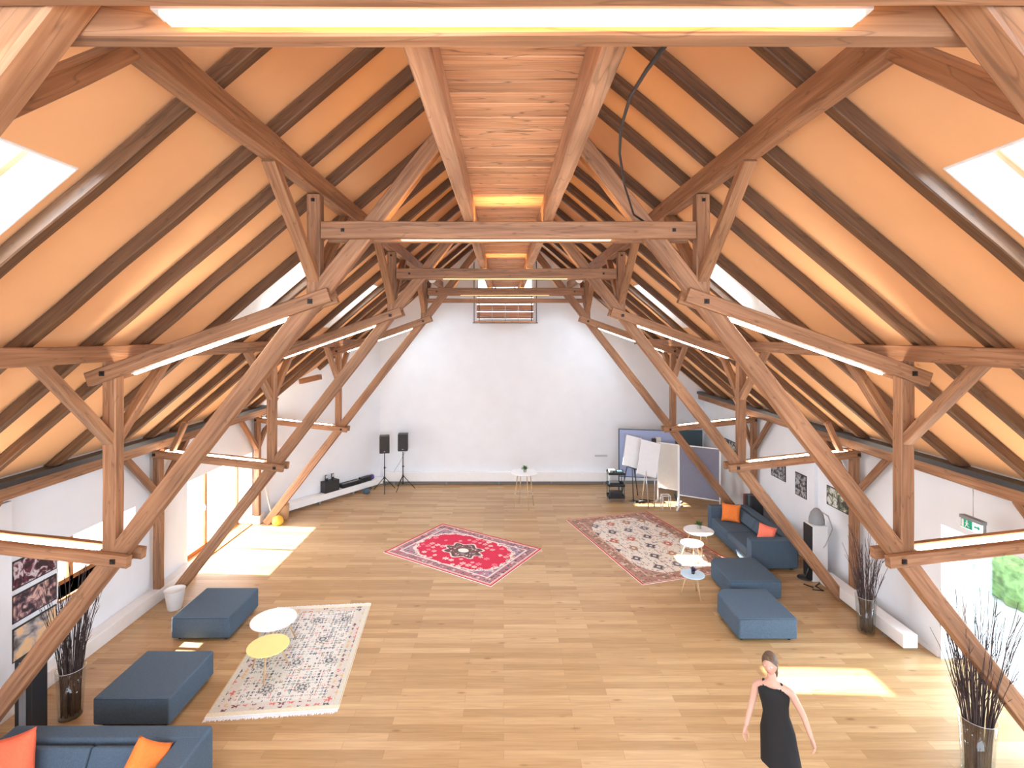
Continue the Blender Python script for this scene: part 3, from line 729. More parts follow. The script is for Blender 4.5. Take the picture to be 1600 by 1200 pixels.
pillow('cushion', M['coral'], (6.22, 12.12, .70), (math.radians(-16), math.radians(4), math.radians(-52)), .42, 'coral cushion by the near arm of the right sofa')

def round_table(x, y, h_, r_, top, label, legs=3, spread=1.0, ring=None, wood=None, name='side_table', group='small round side tables', a0=.4):
    r = empty(name, (x, y, 0), 0, label, 'table', group)
    part('tabletop', top, r, lambda m: m.lathe([(r_*.96, h_-.024), (r_, h_-.014), (r_, h_-.003), (r_*.99, h_)], 48))
    for k in range(legs):
        a = a0+2*math.pi*k/legs; p0 = Vector((math.cos(a), math.sin(a), 0))
        part('leg', wood or M['pine'], r, lambda m: m.tube([p0*r_*.5+Vector((0, 0, h_-.025)), p0*r_*spread], [.017, .012], 10))
    if ring: part('foot_ring', M['chrome'], r, lambda m: m.tube([(math.cos(t)*r_*ring[1], math.sin(t)*r_*ring[1], ring[0]) for t in [2*math.pi*q/24 for q in range(25)]], .009, 6))
    return r
round_table(.636, 16.1, 1.1, .435, M['white_top'], 'tall white bar table with slim splayed legs by the end wall', 4, .78, (.42, .66), name='bar_table', group='bar tables')
round_table(4.86, 12.76, .55, .36, M['white_top'], 'white side table with a green plant beside the right sofa')
round_table(4.54, 12.35, .40, .265, M['white_top'], 'small low white side table in the sunlight on the cream rug')
round_table(3.92, 10.62, .457, .24, M['blue_top'], 'pale blue topped side table beside the right ottomans', a0=.9)
round_table(-3.99, 8.885, .48, .378, M['white_top'], 'white round side table on the pale floral rug', a0=.75)
round_table(-3.77, 8.2, .44, .318, M['yellow'], 'pale yellow round side table on the floral rug', a0=.75)
def plant(x, y, z, s, label, leaf='leaf', pot='pot'):
    r = empty('potted_plant', (x, y, z), 0, label, 'plant', 'little plants on the tables')
    part('pot', M[pot], r, lambda m: m.lathe([(.03*s, 0), (.04*s, .07*s), (.034*s, .07*s), (.03*s, .055*s)], 16))
    def lf(m):
        for k in range(46):
            a = random.random()*6.28; e_ = random.uniform(.1, 1.3); L = random.uniform(.05, .10)*s; base = Vector((0, 0, .06*s))
            dv = Vector((math.cos(a)*math.cos(e_), math.sin(a)*math.cos(e_), math.sin(e_))); sd = dv.cross(Vector((0, 0, 1))).normalized()*L*.2
            n = len(m.v); m.v += [base+dv*L*.2, base+dv*L*.6+sd, base+dv*L, base+dv*L*.6-sd]; m.face([n, n+1, n+2, n+3])
    part('foliage', M[leaf], r, lf); return r
plant(.67, 16.1, 1.1, 1.5, 'small potted succulent in the middle of the tall bar table')
plant(4.90, 12.85, .55, 1.4, 'bright green potted plant on the white side table by the sofa')
plant(3.93, 10.62, .457, 1.0, 'tiny dark purple plant on the pale blue table', 'dark_leaf', 'black')

bk_ = empty('waste_bin', (-6.50, 10.12, 0), 0, 'white flared waste bin on the floor against the left wall', 'bin')
part('bin_body', M['white'], bk_, lambda m: m.lathe([(.12, 0), (.125, .01), (.185, .38), (.19, .385), (.178, .38), (.118, .02)], 32, capt=False))

# vases with branches
def vase(x, y, hv, r_, hb, label, lab2, nb=46, spread=.34, seed=1):
    random.seed(seed)
    e = empty('glass_vase', (x, y, 0), 0, label, 'vase', 'tall glass vases')
    part('vase_body', M['vase'], e, lambda m: m.lathe([(r_*.80, 0), (r_*.82, .01), (r_, hv), (r_-.006, hv), (r_*.80-.004, .025), (0.001, .022)], 40, capt=False))
    part('rim', M['ltgrey'], e, lambda m: m.tube([(math.cos(t)*r_, math.sin(t)*r_, hv) for t in [2*math.pi*q/32 for q in range(33)]], .0035, 5))
    m = MB(); bud = MB()
    for k in range(nb):
        a = random.random()*6.283; rb = r_*.62*math.sqrt(random.random()); rt = r_*.5+spread*random.random()**.8
        top = hb*random.uniform(.62, 1.0); a2 = a+random.uniform(-.6, .6)
        p = []; nn = 9
        for i in range(nn+1):
            t = i/nn; rr = rb+(rt-rb)*t**1.8; aa = a+(a2-a)*t
            if t*top < hv: rr = min(rr, r_*.74)
            wv = .014*t
            p.append(Vector((math.cos(aa)*rr+random.uniform(-wv, wv), math.sin(aa)*rr+random.uniform(-wv, wv), .03+t*(top-.03))))
        m.tube(p, [.0085*(1-.72*i/nn) for i in range(nn+1)], 5, sm=True)
        for q in range(3):
            i = random.randint(4, nn-1); d_ = Vector((math.cos(aa+random.uniform(-1.5, 1.5))*.06, math.sin(aa+random.uniform(-1.5, 1.5))*.06, random.uniform(.10, .25)))
            if p[i].z > hv+.05: m.tube([p[i], p[i]+d_*.6, p[i]+d_], [.004, .003, .0015], 4)
    o = m.build('willow_branches', M['twig'], loc=(x, y, 0)); tag(o, lab2, 'branches', kind='stuff')
    random.seed(99)
vase(-6.15, 7.27, .68, .175, 2.2, 'tall clear glass vase of branches behind the near left sofa', 'dark willow branches bundled in the left glass vase', seed=3, nb=60, spread=.32)
vase(6.60, 9.33, .65, .17, 1.85, 'clear glass vase standing before the right wall duct', 'reddish brown willow branches in the vase by the right truss foot', seed=5, nb=48, spread=.30)
vase(5.83, 6.3, .70, .19, 2.25, 'clear glass vase in the near right corner by the doorway', 'tall dark willow branches in the vase by the bright doorway', seed=8, nb=75, spread=.36)

# speakers on stands
def stand(x, y, rz, label):
    r = empty('speaker_stand', (x, y, 0), rz, label, 'stand', 'tripod speaker stands')
    part('pole', M['black'], r, lambda m: m.tube([(0, 0, .18), (0, 0, .75), (0, 0, 1.32)], [.02, .018, .015], 10))
    part('collar', M['black'], r, lambda m: (m.tube([(0, 0, .42), (0, 0, .50)], .032, 12), m.tube([(0, 0, .78), (0, 0, .84)], .028, 12), m.tube([(.02, 0, .81), (.06, 0, .81)], .01, 6)))
    for k in range(3):
        a = 2*math.pi*k/3+.5; c = Vector((math.cos(a), math.sin(a), 0))
        part('leg', M['black'], r, lambda m: (m.tube([c*.03+Vector((0, 0, .46)), c*.42+Vector((0, 0, .015))], .012, 8), m.tube([Vector((0, 0, .2)), c*.22+Vector((0, 0, .25))], .008, 6)))
def speaker(x, y, rz, z, label):
    r = empty('loudspeaker', (x, y, z), rz, label, 'loudspeaker', 'loudspeakers on tripods')
    part('cabinet', M['black'], r, lambda m: m.box((-.17, -.14, 0), (.17, .17, .60)), bevel=.02, bseg=3)
    part('grille', M['grille'], r, lambda m: m.box((-.155, -.155, .05), (.155, -.138, .58)), bevel=.006)
    part('badge', M['ltgrey'], r, lambda m: m.box((-.025, -.16, .065), (.025, -.154, .08)))
stand(-4.13, 17.75, .25, 'black tripod stand in the far left corner, nearer the slanting wall'); speaker(-4.13, 17.75, .22, 1.33, 'black loudspeaker on the stand nearer the slanting wall')
stand(-3.53, 17.95, -.35, 'black tripod stand right of the other, before the end wall'); speaker(-3.53, 17.95, .12, 1.36, 'black loudspeaker slightly higher, right of its twin')
cbl = MB(); cbl.tube([(-3.40, 18.1, 1.45), (-3.72, 18.35, .85), (-3.95, 18.5, .5), (-4.1, 18.5, .02)], .006, 5); tag(cbl.build('speaker_cable', M['grey']), 'thin cable hanging slack behind the two loudspeakers', 'cable')

# duct along the slanting wall and gear on it
u = dirv.normalized(); nin = Vector((u.y, -u.x, 0))
def onw(t, off, z): p = cs[0]+u*t+nin*off; return Vector((p.x, p.y, z))
Lw = dirv.length
d_ = empty('wall_duct', onw(.6, 0, 0), math.atan2(u.y, u.x), 'low white bench-like duct along the slanting wall', 'duct', 'low white ducts along the walls')
part('casing', M['white'], d_, lambda m: m.box((0, -.30, .10), (Lw-.75, -.01, .30)), bevel=.012)
part('duct_foot', M['grey'], d_, lambda m: [m.box((x, -.24, 0), (x+.05, -.04, .10)) for x in (.15, 1.3, 2.6, 3.4)])
rot = Matrix.Rotation(math.atan2(u.y, u.x), 3, 'Z')
ampl = empty('amplifier', onw(2.35, .155, .30), math.atan2(u.y, u.x), 'black cube-shaped amplifier on the white duct by the slanting wall', 'amplifier')
part('case', M['black'], ampl, lambda m: m.box((-.27, -.13, 0), (.27, .13, .36)), bevel=.01)
part('control_panel', M['grille'], ampl, lambda m: (m.box((-.24, -.137, .04), (.24, -.128, .32)),))
for k, x in enumerate((-.14, .10)):
    mc = empty('microphone', onw(2.35+x, .155, .66), math.atan2(u.y, u.x), ('left' if k == 0 else 'right')+' one of two upright wireless handsets on the black amplifier', 'microphone', 'handsets on the amplifier')
    part('body', M['black'], mc, lambda m: m.box((-.045, -.03, 0), (.045, .03, .20)), bevel=.012); part('head', M['ltgrey'], mc, lambda m: m.box((-.038, -.036, .10), (.038, -.028, .19)))
mxr = empty('mixing_desk', onw(3.15, .155, .302), math.atan2(u.y, u.x), 'low black mixing desk next to the amplifier on the duct', 'mixer')
part('case', M['black'], mxr, lambda m: m.box((-.38, -.13, 0), (.38, .13, .13)), bevel=.01)
part('faders', M['ltgrey'], mxr, lambda m: [m.box((-.34+k*.055, -.06, .13), (-.32+k*.055, -.04, .145)) for k in range(12)])
sb = empty('sound_bar', onw(3.80, .16, .30), math.atan2(u.y, u.x), 'black device with a violet rounded end at the far end of the duct', 'stage light')
part('case', M['black'], sb, lambda m: m.box((-.24, -.1, 0), (.18, .1, .16)), bevel=.01); part('lens', M['purple'], sb, lambda m: m.tube([(.18, 0, .09), (.30, 0, .09)], .09, 18))
bag = MB(); bag.lathe([(.10, 0), (.13, .06), (.10, .14), (.03, .17)], 14); tag(bag.build('cable_pouch', M['teal'], loc=tuple(onw(3.55, .5, 0))), 'small dark green pouch on the floor under the duct end', 'pouch')

# far wall radiator strip and vent
rd = empty('wall_duct', (-4.3, FARY-.16, 0), 0, 'long low white duct along the foot of the end wall', 'duct', 'low white ducts along the walls')
part('casing', M['white'], rd, lambda m: m.box((0, 0, .12), (8.2, .15, .46)), bevel=.012); part('duct_foot', M['grey'], rd, lambda m: [m.box((x, .03, 0), (x+.06, .12, .12)) for x in (.3, 2.2, 4.1, 6.0, 7.9)])
rd = empty('wall_duct', (WR-.25, 8.72, 0), 0, 'white square duct along the foot of the right wall, open end near the doorway', 'duct', 'low white ducts along the walls')
part('casing', M['white'], rd, lambda m: m.box((-.25, 0, .07), (.0, 2.3, .30)), bevel=.01); part('duct_foot', M['grey'], rd, lambda m: [m.box((-.2, y, 0), (-.03, y+.05, .07)) for y in (.5, 1.8)])
vt = empty('wall_vent', (3.55, FARY-.012, 1.02), 0, 'small flat white vent low on the end wall', 'vent')
part('plate', M['ltgrey'], vt, lambda m: m.box((-.23, -.012, -.035), (.23, .01, .035)), bevel=.004)

# bin, leaning board and bag next to the farthest left post
tb = empty('paper_bin', (-6.62, 14.95, 0), 0, 'tan cylindrical bin behind the farthest left strut', 'bin'); tb.location = (-6.50, 15.1, 0)
part('bin_body', M['tan'], tb, lambda m: m.lathe([(.15, 0), (.17, .42), (.16, .42), (.14, .02)], 28, capt=False))
part('bin_lining', M['maroon'], tb, lambda m: m.lathe([(.14, .36), (.001, .37)], 20, capb=False, capt=False))
lb = MB(); lb.beam((-6.62, 14.75, .02), (-6.95, 14.9, 1.05), .10, .03, up=(1, 0, 0), wob=0); tag(lb.build('plank', M['white']), 'white painted plank leaning beside the farthest left post', 'plank')
yb = MB(); yb.lathe([(.13, 0), (.16, .08), (.13, .2), (.05, .26)], 16); tag(yb.build('mustard_bag', M['mustard'], loc=(-6.45, 14.62, 0)), 'small mustard yellow bag at the foot of the farthest left strut', 'bag')

# ---------------------------------------------------------------- boards, flip charts, trolley
def posts(m, pts, r_=.018):
    for a, b in pts: m.tube([a, b], r_, 8)
def board(name, x0, x1, yA, yB, z0, z1, face, label, frame='white', legs=True, cat='board', group='presentation boards in the far right corner'):
    """upright board between (x0,yA) and (x1,yB)"""
    A = Vector((x0, yA, 0)); B = Vector((x1, yB, 0)); mid = (A+B)/2; L = (B-A).length; an = math.atan2(B.y-A.y, B.x-A.x)
    r = empty(name, mid, an, label, cat, group)
    part('panel', face, r, lambda m: m.box((-L/2, -.012, z0), (L/2, .012, z1)))
    def fr(m):
        for x in (-L/2, L/2): m.box((x-.02, -.02, 0 if legs else z0), (x+.02, .02, z1+.01))
        for z in (z0, z1): m.box((-L/2, -.018, z-.015), (L/2, .018, z+.015))
    part('frame', M[frame], r, fr)
    if legs:
        for s in (-1, 1): part('foot', M[frame], r, lambda m: m.box((s*L/2-.025, -.30, 0), (s*L/2+.025, .30, .04)))
    return r
board('pinboard', W(967, 700, 17.4).x, W(1056, 700, 17.0).x, 17.4, 17.0, .62, 2.22, M['felt_b'], 'pale violet-blue pinboard behind the two flip charts', 'teal')
board('pinboard', W(1061, 700, 16.0).x, W(1125, 700, 15.4).x, 16.0, 15.4, .42, 1.98, M['felt'], 'grey-violet pinboard on a white frame behind the far end of the right sofa', 'white')
board('whiteboard', W(1028, 700, 16.75).x, W(1060, 700, 16.35).x, 16.75, 16.35, .45, 1.9, M['beige_board'], 'beige back of a whiteboard between the flip chart and the grey pinboard', 'white')
board('whiteboard', W(1037, 700, 18.2).x, W(1098, 700, 18.2).x, 18.2, 18.2, 1.0, 2.05, M['teal'], 'dark board whose top shows above the other boards', 'chrome')
pc = empty('projector', W(1026, 690, 17.2), 0, 'small black and cream box clipped on top of the boards', 'projector'); 
pc.location = W(1026, 693, 16.9)
part('case', M['black'], pc, lambda m: m.box((-.14, -.02, -.06), (-.02, .08, .16))); part('front', M['beige_board'], pc, lambda m: m.box((-.02, -.02, -.10), (.14, .08, .2)))
def flip(px, dep, label, legm, pole):
    c = [W(x, y, dep) for x, y in px]; base = Vector(((c[2].x+c[3].x)/2, dep, 0))
    r = empty('flip_chart', base, 0, label, 'flip chart', 'flip charts in the far right corner')
    q = [p-base for p in c]
    q[0].y += .10; q[1].y += .10
    part('board_panel', M['ltgrey'], r, lambda m: m.slab([q[3]+Vector((0, .03, 0)), q[2]+Vector((0, .03, 0)), q[1]+Vector((0, .03, 0)), q[0]+Vector((0, .03, 0))], -.02))
    part('paper_sheet', M['paper'], r, lambda m: m.slab([q[3], q[2], q[1], q[0]], .006))
    part('tray', M[legm], r, lambda m: m.tube([q[3]+Vector((0, -.03, 0)), q[2]+Vector((0, -.03, 0))], .02, 6))
    cm = (q[0]+q[1]+q[2]+q[3])/4
    for a, b in pole:
        part('leg', M[legm], r, lambda m: m.tube([cm+Vector(a), Vector((cm.x+b[0], b[1], .01))], .016, 8))
flip([(980, 680), (1004, 686), (997, 734), (973, 726)], 16.75, 'flip chart with a tilted blank sheet, the left one of two', 'steel', [((0, .12, .2), (.0, -.1)), ((.0, .14, .2), (-.25, .5)), ((0, .14, .2), (.3, .5))])
flip([(1003, 687), (1034, 695), (1025, 748), (995, 740)], 16.2, 'flip chart with curled paper in front of the pale blue pinboard', 'chrome', [((.25, .14, .1), (.12, -.15)), ((.0, .14, .2), (-.15, .3)), ((-.1, .14, .2), (-.1, -.3))])
# trolley
tl = empty('trolley', (3.66, 16.75, 0), 0, 'black three-tier trolley loaded with gear by the end wall', 'trolley')
for z in (.12, .50, .88):
    part('tray', M['black'], tl, lambda m: (m.box((-.26, -.2, z), (.26, .2, z+.02)), m.box((-.26, -.2, z), (-.245, .2, z+.08)), m.box((.245, -.2, z), (.26, .2, z+.08)), m.box((-.26, -.2, z), (.26, -.185, z+.08)), m.box((-.26, .185, z), (.26, .2, z+.08))))
for sx in (-1, 1):
    for sy in (-1, 1):
        part('post', M['teal'], tl, lambda m: m.tube([(sx*.24, sy*.18, .08), (sx*.24, sy*.18, .97)], .013, 6))
        part('wheel', M['grey'], tl, lambda m: m.tube([(sx*.24-.015, sy*.18, .04), (sx*.24+.015, sy*.18, .04)], .04, 14))
for (x, z, s, nm, mt, lb_) in ((-.12, .90, (.10, .12, .12), 'projector', 'grey', 'small grey projector on the top tier of the black trolley'), (.12, .90, (.09, .12, .08), 'equipment_case', 'teal', 'flat dark case on the top tier of the trolley'),
                       (-.05, .52, (.16, .13, .10), 'equipment_case', 'steel', 'dark metal case on the middle tier of the trolley'), (0, .14, (.2, .15, .16), 'equipment_case', 'black', 'black case on the bottom tier of the trolley')):
    g_ = MB(); g_.box((-s[0], -s[1], 0), (s[0], s[1], s[2])); o = g_.build(nm, M[mt], loc=(3.66+x, 16.75, z+.002), bevel=.012); tag(o, lb_, 'equipment')
    if nm == 'projector': part('lens', M['black'], o, lambda m: m.tube([(.03, -s[1], .06), (.03, -s[1]-.03, .06)], .035, 14))
cc = MB()
for k in range(9):
    a = random.random()*6; cc.tube([(random.uniform(-.35, .35), random.uniform(-.15, .15), .012+.01*k), (random.uniform(-.3, .3), random.uniform(-.2, .2), .02+.01*k), (random.uniform(-.45, .45), random.uniform(-.15, .15), .012+.008*k), (random.uniform(-.3, .5), random.uniform(-.2, .2), .014)], .012, 6)
tag(cc.build('cable_heap', M['black'], loc=(4.45, 16.55, 0)), 'tangle of black cables on the floor beside the trolley', 'cables', kind='stuff')
st_ = empty('stool', (5.05, 15.95, 0), 0, 'low white tubular stand in front of the beige board', 'stand')
part('frame', M['white'], st_, lambda m: [m.tube([(x, y, 0), (x, y, .42)], .014, 6) for x in (-.12, .12) for y in (-.1, .1)]+[m.tube([(-.12, y, .42), (.12, y, .42)], .014, 6) for y in (-.1, .1)]+[m.tube([(x, -.1, .42), (x, .1, .42)], .014, 6) for x in (-.12, .12)])

# ---------------------------------------------------------------- pictures and posters
M['ph1'] = photo_mat('photo_bw', (.03, .03, .035), (.62, .62, .62), 1, 7)
M['ph2'] = photo_mat('photo_bw_dense', (.02, .02, .025), (.45, .45, .47), 4, 9)
M['ph3'] = photo_mat('photo_city', (.05, .05, .05), (.7, .7, .68), 7, 6, (.25, .28, .18))
M['po1'] = photo_mat('poster_stage', (.02, .012, .02), (.55, .50, .52), 2, 8, (.16, .03, .06))
M['po2'] = photo_mat('poster_hall', (.03, .02, .03), (.62, .40, .34), 5, 7, (.22, .12, .14))
M['po3'] = photo_mat('poster_floor', (.10, .09, .09), (.80, .52, .28), 9, 3, (.45, .40, .40))
def wallpic(side, y0, y1, z0, z1, mat, label, fr='black', nm='framed_picture', cat='picture', grp='photographs on the right wall'):
    x = WL if side < 0 else WR; s = -side; cy, cz = (y0+y1)/2, (z0+z1)/2
    r = empty(nm, (x+s*.002, cy, cz), 0, label, cat, grp); a, b = (y1-y0)/2, (z1-z0)/2
    part('frame', M[fr], r, lambda m: m.box((min(0, s*.018), -a, -b), (max(0, s*.018), a, b)))
    part('print', mat, r, lambda m: m.box((min(s*.012, s*.022), -a+.02, -b+.02), (max(s*.012, s*.022), a-.02, b-.02)))
wallpic(1, 15.95, 16.9, 1.42, 2.02, M['ph1'], 'largest dark photograph, highest on the right wall near the pinboards')
wallpic(1, 13.25, 13.95, 1.60, 2.02, M['ph2'], 'landscape photograph half hidden behind the farthest lower tie')
wallpic(1, 12.32, 12.8, 1.44, 2.0, M['ph2'], 'upright portrait photograph on the right wall')
wallpic(1, 10.8, 11.55, 1.60, 2.03, M['ph3'], 'black and white street photograph above the arc lamp')
wallpic(-1, 7.47, 8.22, 1.66, 2.08, M['po1'], 'upper dark stage poster on the near left wall', nm='poster', cat='poster', grp='posters on the near left wall')
wallpic(-1, 7.47, 8.22, 1.17, 1.58, M['po2'], 'middle poster with a crowd, near left wall', nm='poster', cat='poster', grp='posters on the near left wall')
wallpic(-1, 7.47, 8.22, .60, 1.09, M['po3'], 'lowest poster with a wooden floor, near left wall', nm='poster', cat='poster', grp='posters on the near left wall')

# arc lamp
al = empty('arc_lamp', (6.78, 11.35, 0), 0, 'grey arc floor lamp with dome shade behind the right sofa', 'floor lamp'); D0 = 11.0
lp = [W(1258, 902, 11.4), W(1270, 872, 11.3), W(1290, 852, 11.2), W(1301, 826, 11.1), W(1294, 806, 11.0), W(1277, 796, 11.0)]
al.location = (lp[0].x, 11.4, 0); bse = Vector((lp[0].x, 11.4, 0))
part('pole', M['chrome'], al, lambda m: m.tube([Vector((0, 0, .02))]+[p-bse for p in lp], .011, 8))
part('base', M['steel'], al, lambda m: m.lathe([(.16, 0), (.16, .015), (.02, .025)], 28))
sh = W(1276, 806, 11.0)-bse
part('lamp_shade', M['grey'], al, lambda m: m.lathe([(.152, -.16), (.15, -.06), (.12, .06), (.06, .15), (.02, .17)], 28, sh, capb=False))
hc = empty('heater_tower', (6.93, 11.38, 0), 0, 'tall narrow white cabinet with a black face, by the arc lamp', 'heater')
part('cabinet', M['white'], hc, lambda m: m.box((-.16, -.17, 0), (.17, .17, 1.22)), bevel=.01); part('front_panel', M['black'], hc, lambda m: m.box((-.175, -.16, .03), (-.158, .16, 1.2)))
cl = MB(); cl.tube([(6.5, 11.1, .01), (6.62, 10.95, .012), (6.55, 10.85, .012), (6.75, 10.8, .012), (6.7, 11.0, .012), (6.9, 11.15, .02)], .012, 6); tag(cl.build('lamp_cord', M['black']), 'black cord curled on the floor below the arc lamp', 'cord')
bd = empty('folder_stack', (6.95, 14.3, 0), 0, 'dark upright folders standing behind the far end of the right sofa', 'folders')
for k, mt in enumerate(('black', 'teal', 'black', 'maroon')): part('folder', M[mt], bd, lambda m: m.box((-.15, -.3+k*.14, 0), (.15, -.18+k*.14, 1.0-.03*k)), bevel=.004)

# exit sign hanging by the right doorway
ex = empty('exit_sign', (6.93, 7.58, 2.52), 0, 'green running-man exit sign hanging from a thin rod near the right doorway', 'exit sign')
part('case', M['grey'], ex, lambda m: (m.box((-.03, -.18, .13), (.06, .18, .18)), m.box((.01, -.18, 0), (.05, .18, .14))), bevel=.005)
part('sign_face', M['exit_face'], ex, lambda m: m.box((-.012, -.17, -.01), (.008, .17, .14)))
part('sign_green', M['exit_green'], ex, lambda m: (m.box((-.016, -.02, 0), (-.011, .165, .13)),))
def runner(m):
    X = -.0165
    def pl(pts):
        n = len(m.v); m.v += [Vector((X, y, z)) for y, z in pts]+[Vector((X-.002, y, z)) for y, z in pts]; k = len(pts); m.face([n+i for i in range(k)]); m.face([n+k+i for i in range(k)])
        for i in range(k): m.face([n+i, n+(i+1) % k, n+k+(i+1) % k, n+k+i])
    pl([(.062+.012*math.cos(t), .108+.012*math.sin(t)) for t in [k*math.pi/5 for k in range(10)]])
    pl([(.05, .09), (.075, .09), (.08, .055), (.055, .05)]); pl([(.055, .055), (.04, .04), (.02, .03), (.02, .022), (.045, .028), (.068, .05)]); pl([(.07, .055), (.09, .03), (.10, .01), (.092, .008), (.078, .03), (.06, .05)])
    pl([(.05, .09), (.03, .07), (.034, .064), (.055, .08)]); pl([(.072, .088), (.095, .075), (.092, .068), (.072, .078)]); pl([(.115, .01), (.15, .01), (.15, .12), (.115, .12)])
part('running_figure', M['paper'], ex, runner)
def arrow(m):
    X = -.014; n = len(m.v); p = [(-.15, .065), (-.11, .10), (-.11, .078), (-.05, .078), (-.05, .052), (-.11, .052), (-.11, .03)]
    m.v += [Vector((X, y, z)) for y, z in p]+[Vector((X-.002, y, z)) for y, z in p]; m.face([n+i for i in range(7)]); m.face([n+7+i for i in range(7)])
    for i in range(7): m.face([n+i, n+(i+1) % 7, n+7+(i+1) % 7, n+7+i])
part('arrow', M['exit_green'], ex, arrow)
part('rod', M['chrome'], ex, lambda m: m.tube([(.02, .0, .17), (.02, .0, .66)], .005, 6))
# tower heater at the left
ht = empty('tower_speaker', (-6.32, 6.85, 0), 0, 'black upright tower with grey centre strip behind the near sofa', 'tower')
part('case', M['black'], ht, lambda m: m.box((-.115, -.12, .02), (.115, .12, 1.12)), bevel=.012); part('front_strip', M['grey'], ht, lambda m: m.box((-.045, -.13, .03), (.04, -.118, 1.1))); part('base', M['black'], ht, lambda m: m.box((-.15, -.16, 0), (.15, .16, .02)))

# ================================================================ PERSON
def skin_bake(verts, edges, radii, root=0, sub=2):
    me = bpy.data.meshes.new('tmp'); me.from_pydata(verts, edges, []); o = bpy.data.objects.new('tmp', me); COL.objects.link(o)
    bm = bmesh.new(); bm.from_mesh(me); ly = bm.verts.layers.skin.verify()
    for v, r in zip(bm.verts, radii):
        v[ly].radius = r if isinstance(r, tuple) else (r, r)
    bm.verts.ensure_lookup_table(); bm.verts[root][ly].use_root = True; bm.to_mesh(me); bm.free()
    mo = o.modifiers.new('s', 'SKIN'); mo.use_smooth_shade = True; mo.branch_smoothing = .3
    s2 = o.modifiers.new('u', 'SUBSURF'); s2.levels = sub; s2.render_levels = sub
    dg = bpy.context.evaluated_depsgraph_get(); dg.update(); ev = o.evaluated_get(dg); out = bpy.data.meshes.new_from_object(ev)
    bpy.data.objects.remove(o); return out
def hand_mesh(wrist, dirv_, palm_n, thumb_side, curl=.5):
    """palm and five fingers, each its own skinned chain"""
    d = Vector(dirv_).normalized(); nrm = Vector(palm_n).normalized(); side = d.cross(nrm).normalized()*thumb_side; nrm = nrm
    w0 = Vector(wrist); res = []
    res.append(skin_bake([w0-d*.02, w0+d*.035, w0+d*.085], [(0, 1), (1, 2)], [(.021, .026), (.016, .036), (.013, .037)], 0, 2))
    for k, (off, L) in enumerate(((.030, .070), (.011, .080), (-.009, .075), (-.028, .058))):
        b = w0+d*.075+side*off; p = [b]; a = .15
        for q in (.45, .32, .25):
            a += curl*(.5+.15*k); p.append(p[-1]+(d*math.cos(a)+nrm*math.sin(a))*L*q)
        res.append(skin_bake(p, [(0, 1), (1, 2), (2, 3)], [.0095, .0085, .008, .006], 0, 2))
    b = w0+d*.025+side*.028; p = [b, b+side*.028+d*.022+nrm*.008, b+side*.040+d*.050+nrm*.018, b+side*.040+d*.072+nrm*.028]
    res.append(skin_bake(p, [(0, 1), (1, 2), (2, 3)], [.013, .0105, .0095, .007], 0, 2)); return res
PR = empty('person', (3.20, 5.78, 0), math.radians(-38), 'person in a black sleeveless dress walking across the floor at lower right', 'person')
V_ = [(0, 0, .95), (0, 0, 1.08), (0, -.005, 1.22), (0, 0, 1.34), (0, .005, 1.44), (0, -.005, 1.50), (0, -.012, 1.56),
      (.10, 0, 1.40), (.175, .01, 1.375), (.27, .05, 1.13), (.34, .0, .92),
      (-.10, 0, 1.40), (-.175, .01, 1.375), (-.25, -.03, 1.12), (-.30, -.16, .93),
      (.085, 0, .90), (.10, -.12, .50), (.10, -.10, .10), (.10, -.22, .035),
      (-.085, 0, .90), (-.09, .06, .50), (-.09, .30, .16), (-.09, .22, .04)]
E_ = [(0, 1), (1, 2), (2, 3), (3, 4), (4, 5), (5, 6), (3, 7), (7, 8), (8, 9), (9, 10), (3, 11), (11, 12), (12, 13), (13, 14), (0, 15), (15, 16), (16, 17), (17, 18), (0, 19), (19, 20), (20, 21), (21, 22)]
R_ = [(.15, .11), (.125, .09), (.13, .095), (.12, .085), (.055, .05), (.048, .048), (.05, .05), (.06, .06), .047, .037, .026, (.06, .06), .047, .037, .026, (.09, .09), .055, .034, .03, (.09, .09), .055, .034, .03]
bodym = MB(); bodym.add_mesh(skin_bake(V_, E_, R_, 0, 2))
PR.rotation_euler = (0, math.radians(-6), math.radians(-38))
# head with face
hd = MB(); HC = Vector((0, -.02, 1.645)); nu, nv = 28, 22
for j in range(nv+1):
    ph = math.pi*j/nv
    for i in range(nu):
        t = 2*math.pi*i/nu; x = math.sin(ph)*math.cos(t); y = math.sin(ph)*math.sin(t); z = math.cos(ph)
        sx, sy, sz = .077, .098, .118
        jaw = 1-.28*max(0, -z-.1); px, py, pz = x*sx*jaw, y*sy*(1-.12*max(0, -z)), z*sz
        if y < 0:
            f = math.exp(-((px/.013)**2+((pz+.012)/.022)**2)); py -= .020*f
            for s in (-1, 1): f = math.exp(-(((px-s*.031)/.014)**2+((pz-.006)/.012)**2)); py += .010*f
            f = math.exp(-((px/.024)**2+((pz+.052)/.010)**2)); py -= .005*f
            f = math.exp(-((px/.02)**2+((pz+.095)/.015)**2)); py -= .006*f
        hd.v.append(HC+Vector((px, py, pz)))
for j in range(nv):
    for i in range(nu): hd.face([j*nu+i, j*nu+(i+1) % nu, (j+1)*nu+(i+1) % nu, (j+1)*nu+i], None, True)
st0 = len(bodym.v); bodym.v += hd.v
for f_ in hd.f: bodym.face([st0+i for i in f_], None, True)
for s in (-1, 1):
    bodym.lathe([(.001, -.03), (.012, -.024), (.017, 0), (.015, .022), (.001, .03)], 10, HC+Vector((s*.078, .005, -.005)), sx=.4)
for mm in hand_mesh((.34, .0, .92), (.25, -.2, -.9), (-1, 0, 0), 1, .35)+hand_mesh((-.30, -.16, .93), (-.2, -.5, -.8), (1, -.2, 0), -1, .35): bodym.add_mesh(mm)
bodym.build('body', M['skin'], PR)
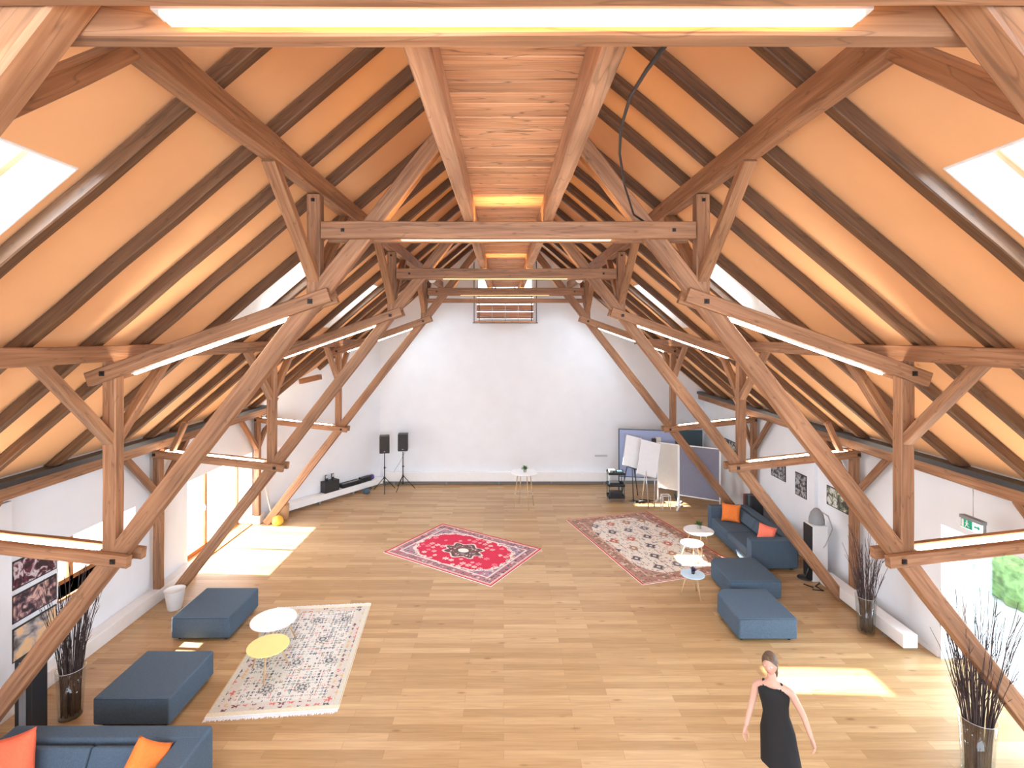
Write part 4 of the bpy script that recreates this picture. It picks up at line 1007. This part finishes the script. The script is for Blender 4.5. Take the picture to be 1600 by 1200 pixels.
for s in (-1, 1):
    part('eye', M['eye'], PR, lambda m: m.lathe([(.001, -.010), (.007, -.007), (.010, 0), (.007, .007), (.001, .010)], 12, HC+Vector((s*.031, -.080, .006))))
    part('iris', M['iris'], PR, lambda m: m.lathe([(.001, -.005), (.005, 0), (.001, .005)], 10, HC+Vector((s*.031, -.0885, .006)), sy=.4))
part('mouth', M['lips'], PR, lambda m: m.lathe([(.001, -.007), (.018, -.002), (.018, .002), (.001, .006)], 14, HC+Vector((0, -.093, -.052)), sy=.35))
def hairf(m):
    nu, nv = 28, 18; st = len(m.v)
    for j in range(nv+1):
        ph = math.pi*.62*j/nv
        for i in range(nu):
            t = 2*math.pi*i/nu; x = math.sin(ph)*math.cos(t); y = math.sin(ph)*math.sin(t); z = math.cos(ph)
            fr = 1.0
            if y < -.1: z = max(z, .42+.25*abs(y)-.28*abs(x)*2*abs(x)) if z < .5 else z
            k = 1.10+.03*noise.noise(Vector((x*6, y*6, z*6)))
            if y < -.1 and z <= .5: k = 1.02
            m.v.append(HC+Vector((x*.078*k, y*.100*k+.004, z*.122*k)))
    for j in range(nv):
        for i in range(nu): m.face([st+j*nu+i, st+j*nu+(i+1) % nu, st+(j+1)*nu+(i+1) % nu, st+(j+1)*nu+i], None, True)
    m.tube([HC+Vector((0, .09, .05)), HC+Vector((0, .135, .03)), HC+Vector((.01, .15, -.05)), HC+Vector((.02, .14, -.16)), HC+Vector((.02, .12, -.24))], [.02, .034, .036, .026, .006], 12)
part('hair', M['hair'], PR, hairf)
def dressf(m):
    rings = [(1.40, .085, .075, 0), (1.385, .14, .09, 0), (1.34, .165, .108, 0), (1.27, .16, .118, 0), (1.18, .142, .108, 0), (1.09, .135, .102, 0), (1.0, .158, .118, 0), (.92, .178, .132, 0), (.82, .185, .15, -.01), (.70, .195, .17, -.015), (.58, .205, .19, -.02)]
    st = len(m.v); n = 32
    for (z, a, b, yo) in rings:
        for k in range(n):
            t = 2*math.pi*k/n; fz = 1+(.03*math.sin(7*t+z*3) if z < .95 else 0); m.v.append(Vector((a*math.cos(t)*fz, b*math.sin(t)*fz+yo, z)))
    for i in range(len(rings)-1):
        for k in range(n): m.face([st+i*n+k, st+i*n+(k+1) % n, st+(i+1)*n+(k+1) % n, st+(i+1)*n+k], None, True)
    for s in (-1, 1): m.tube([(s*.085, -.06, 1.37), (s*.092, 0, 1.435), (s*.085, .06, 1.37)], .016, 8)
part('dress', M['dress'], PR, dressf)
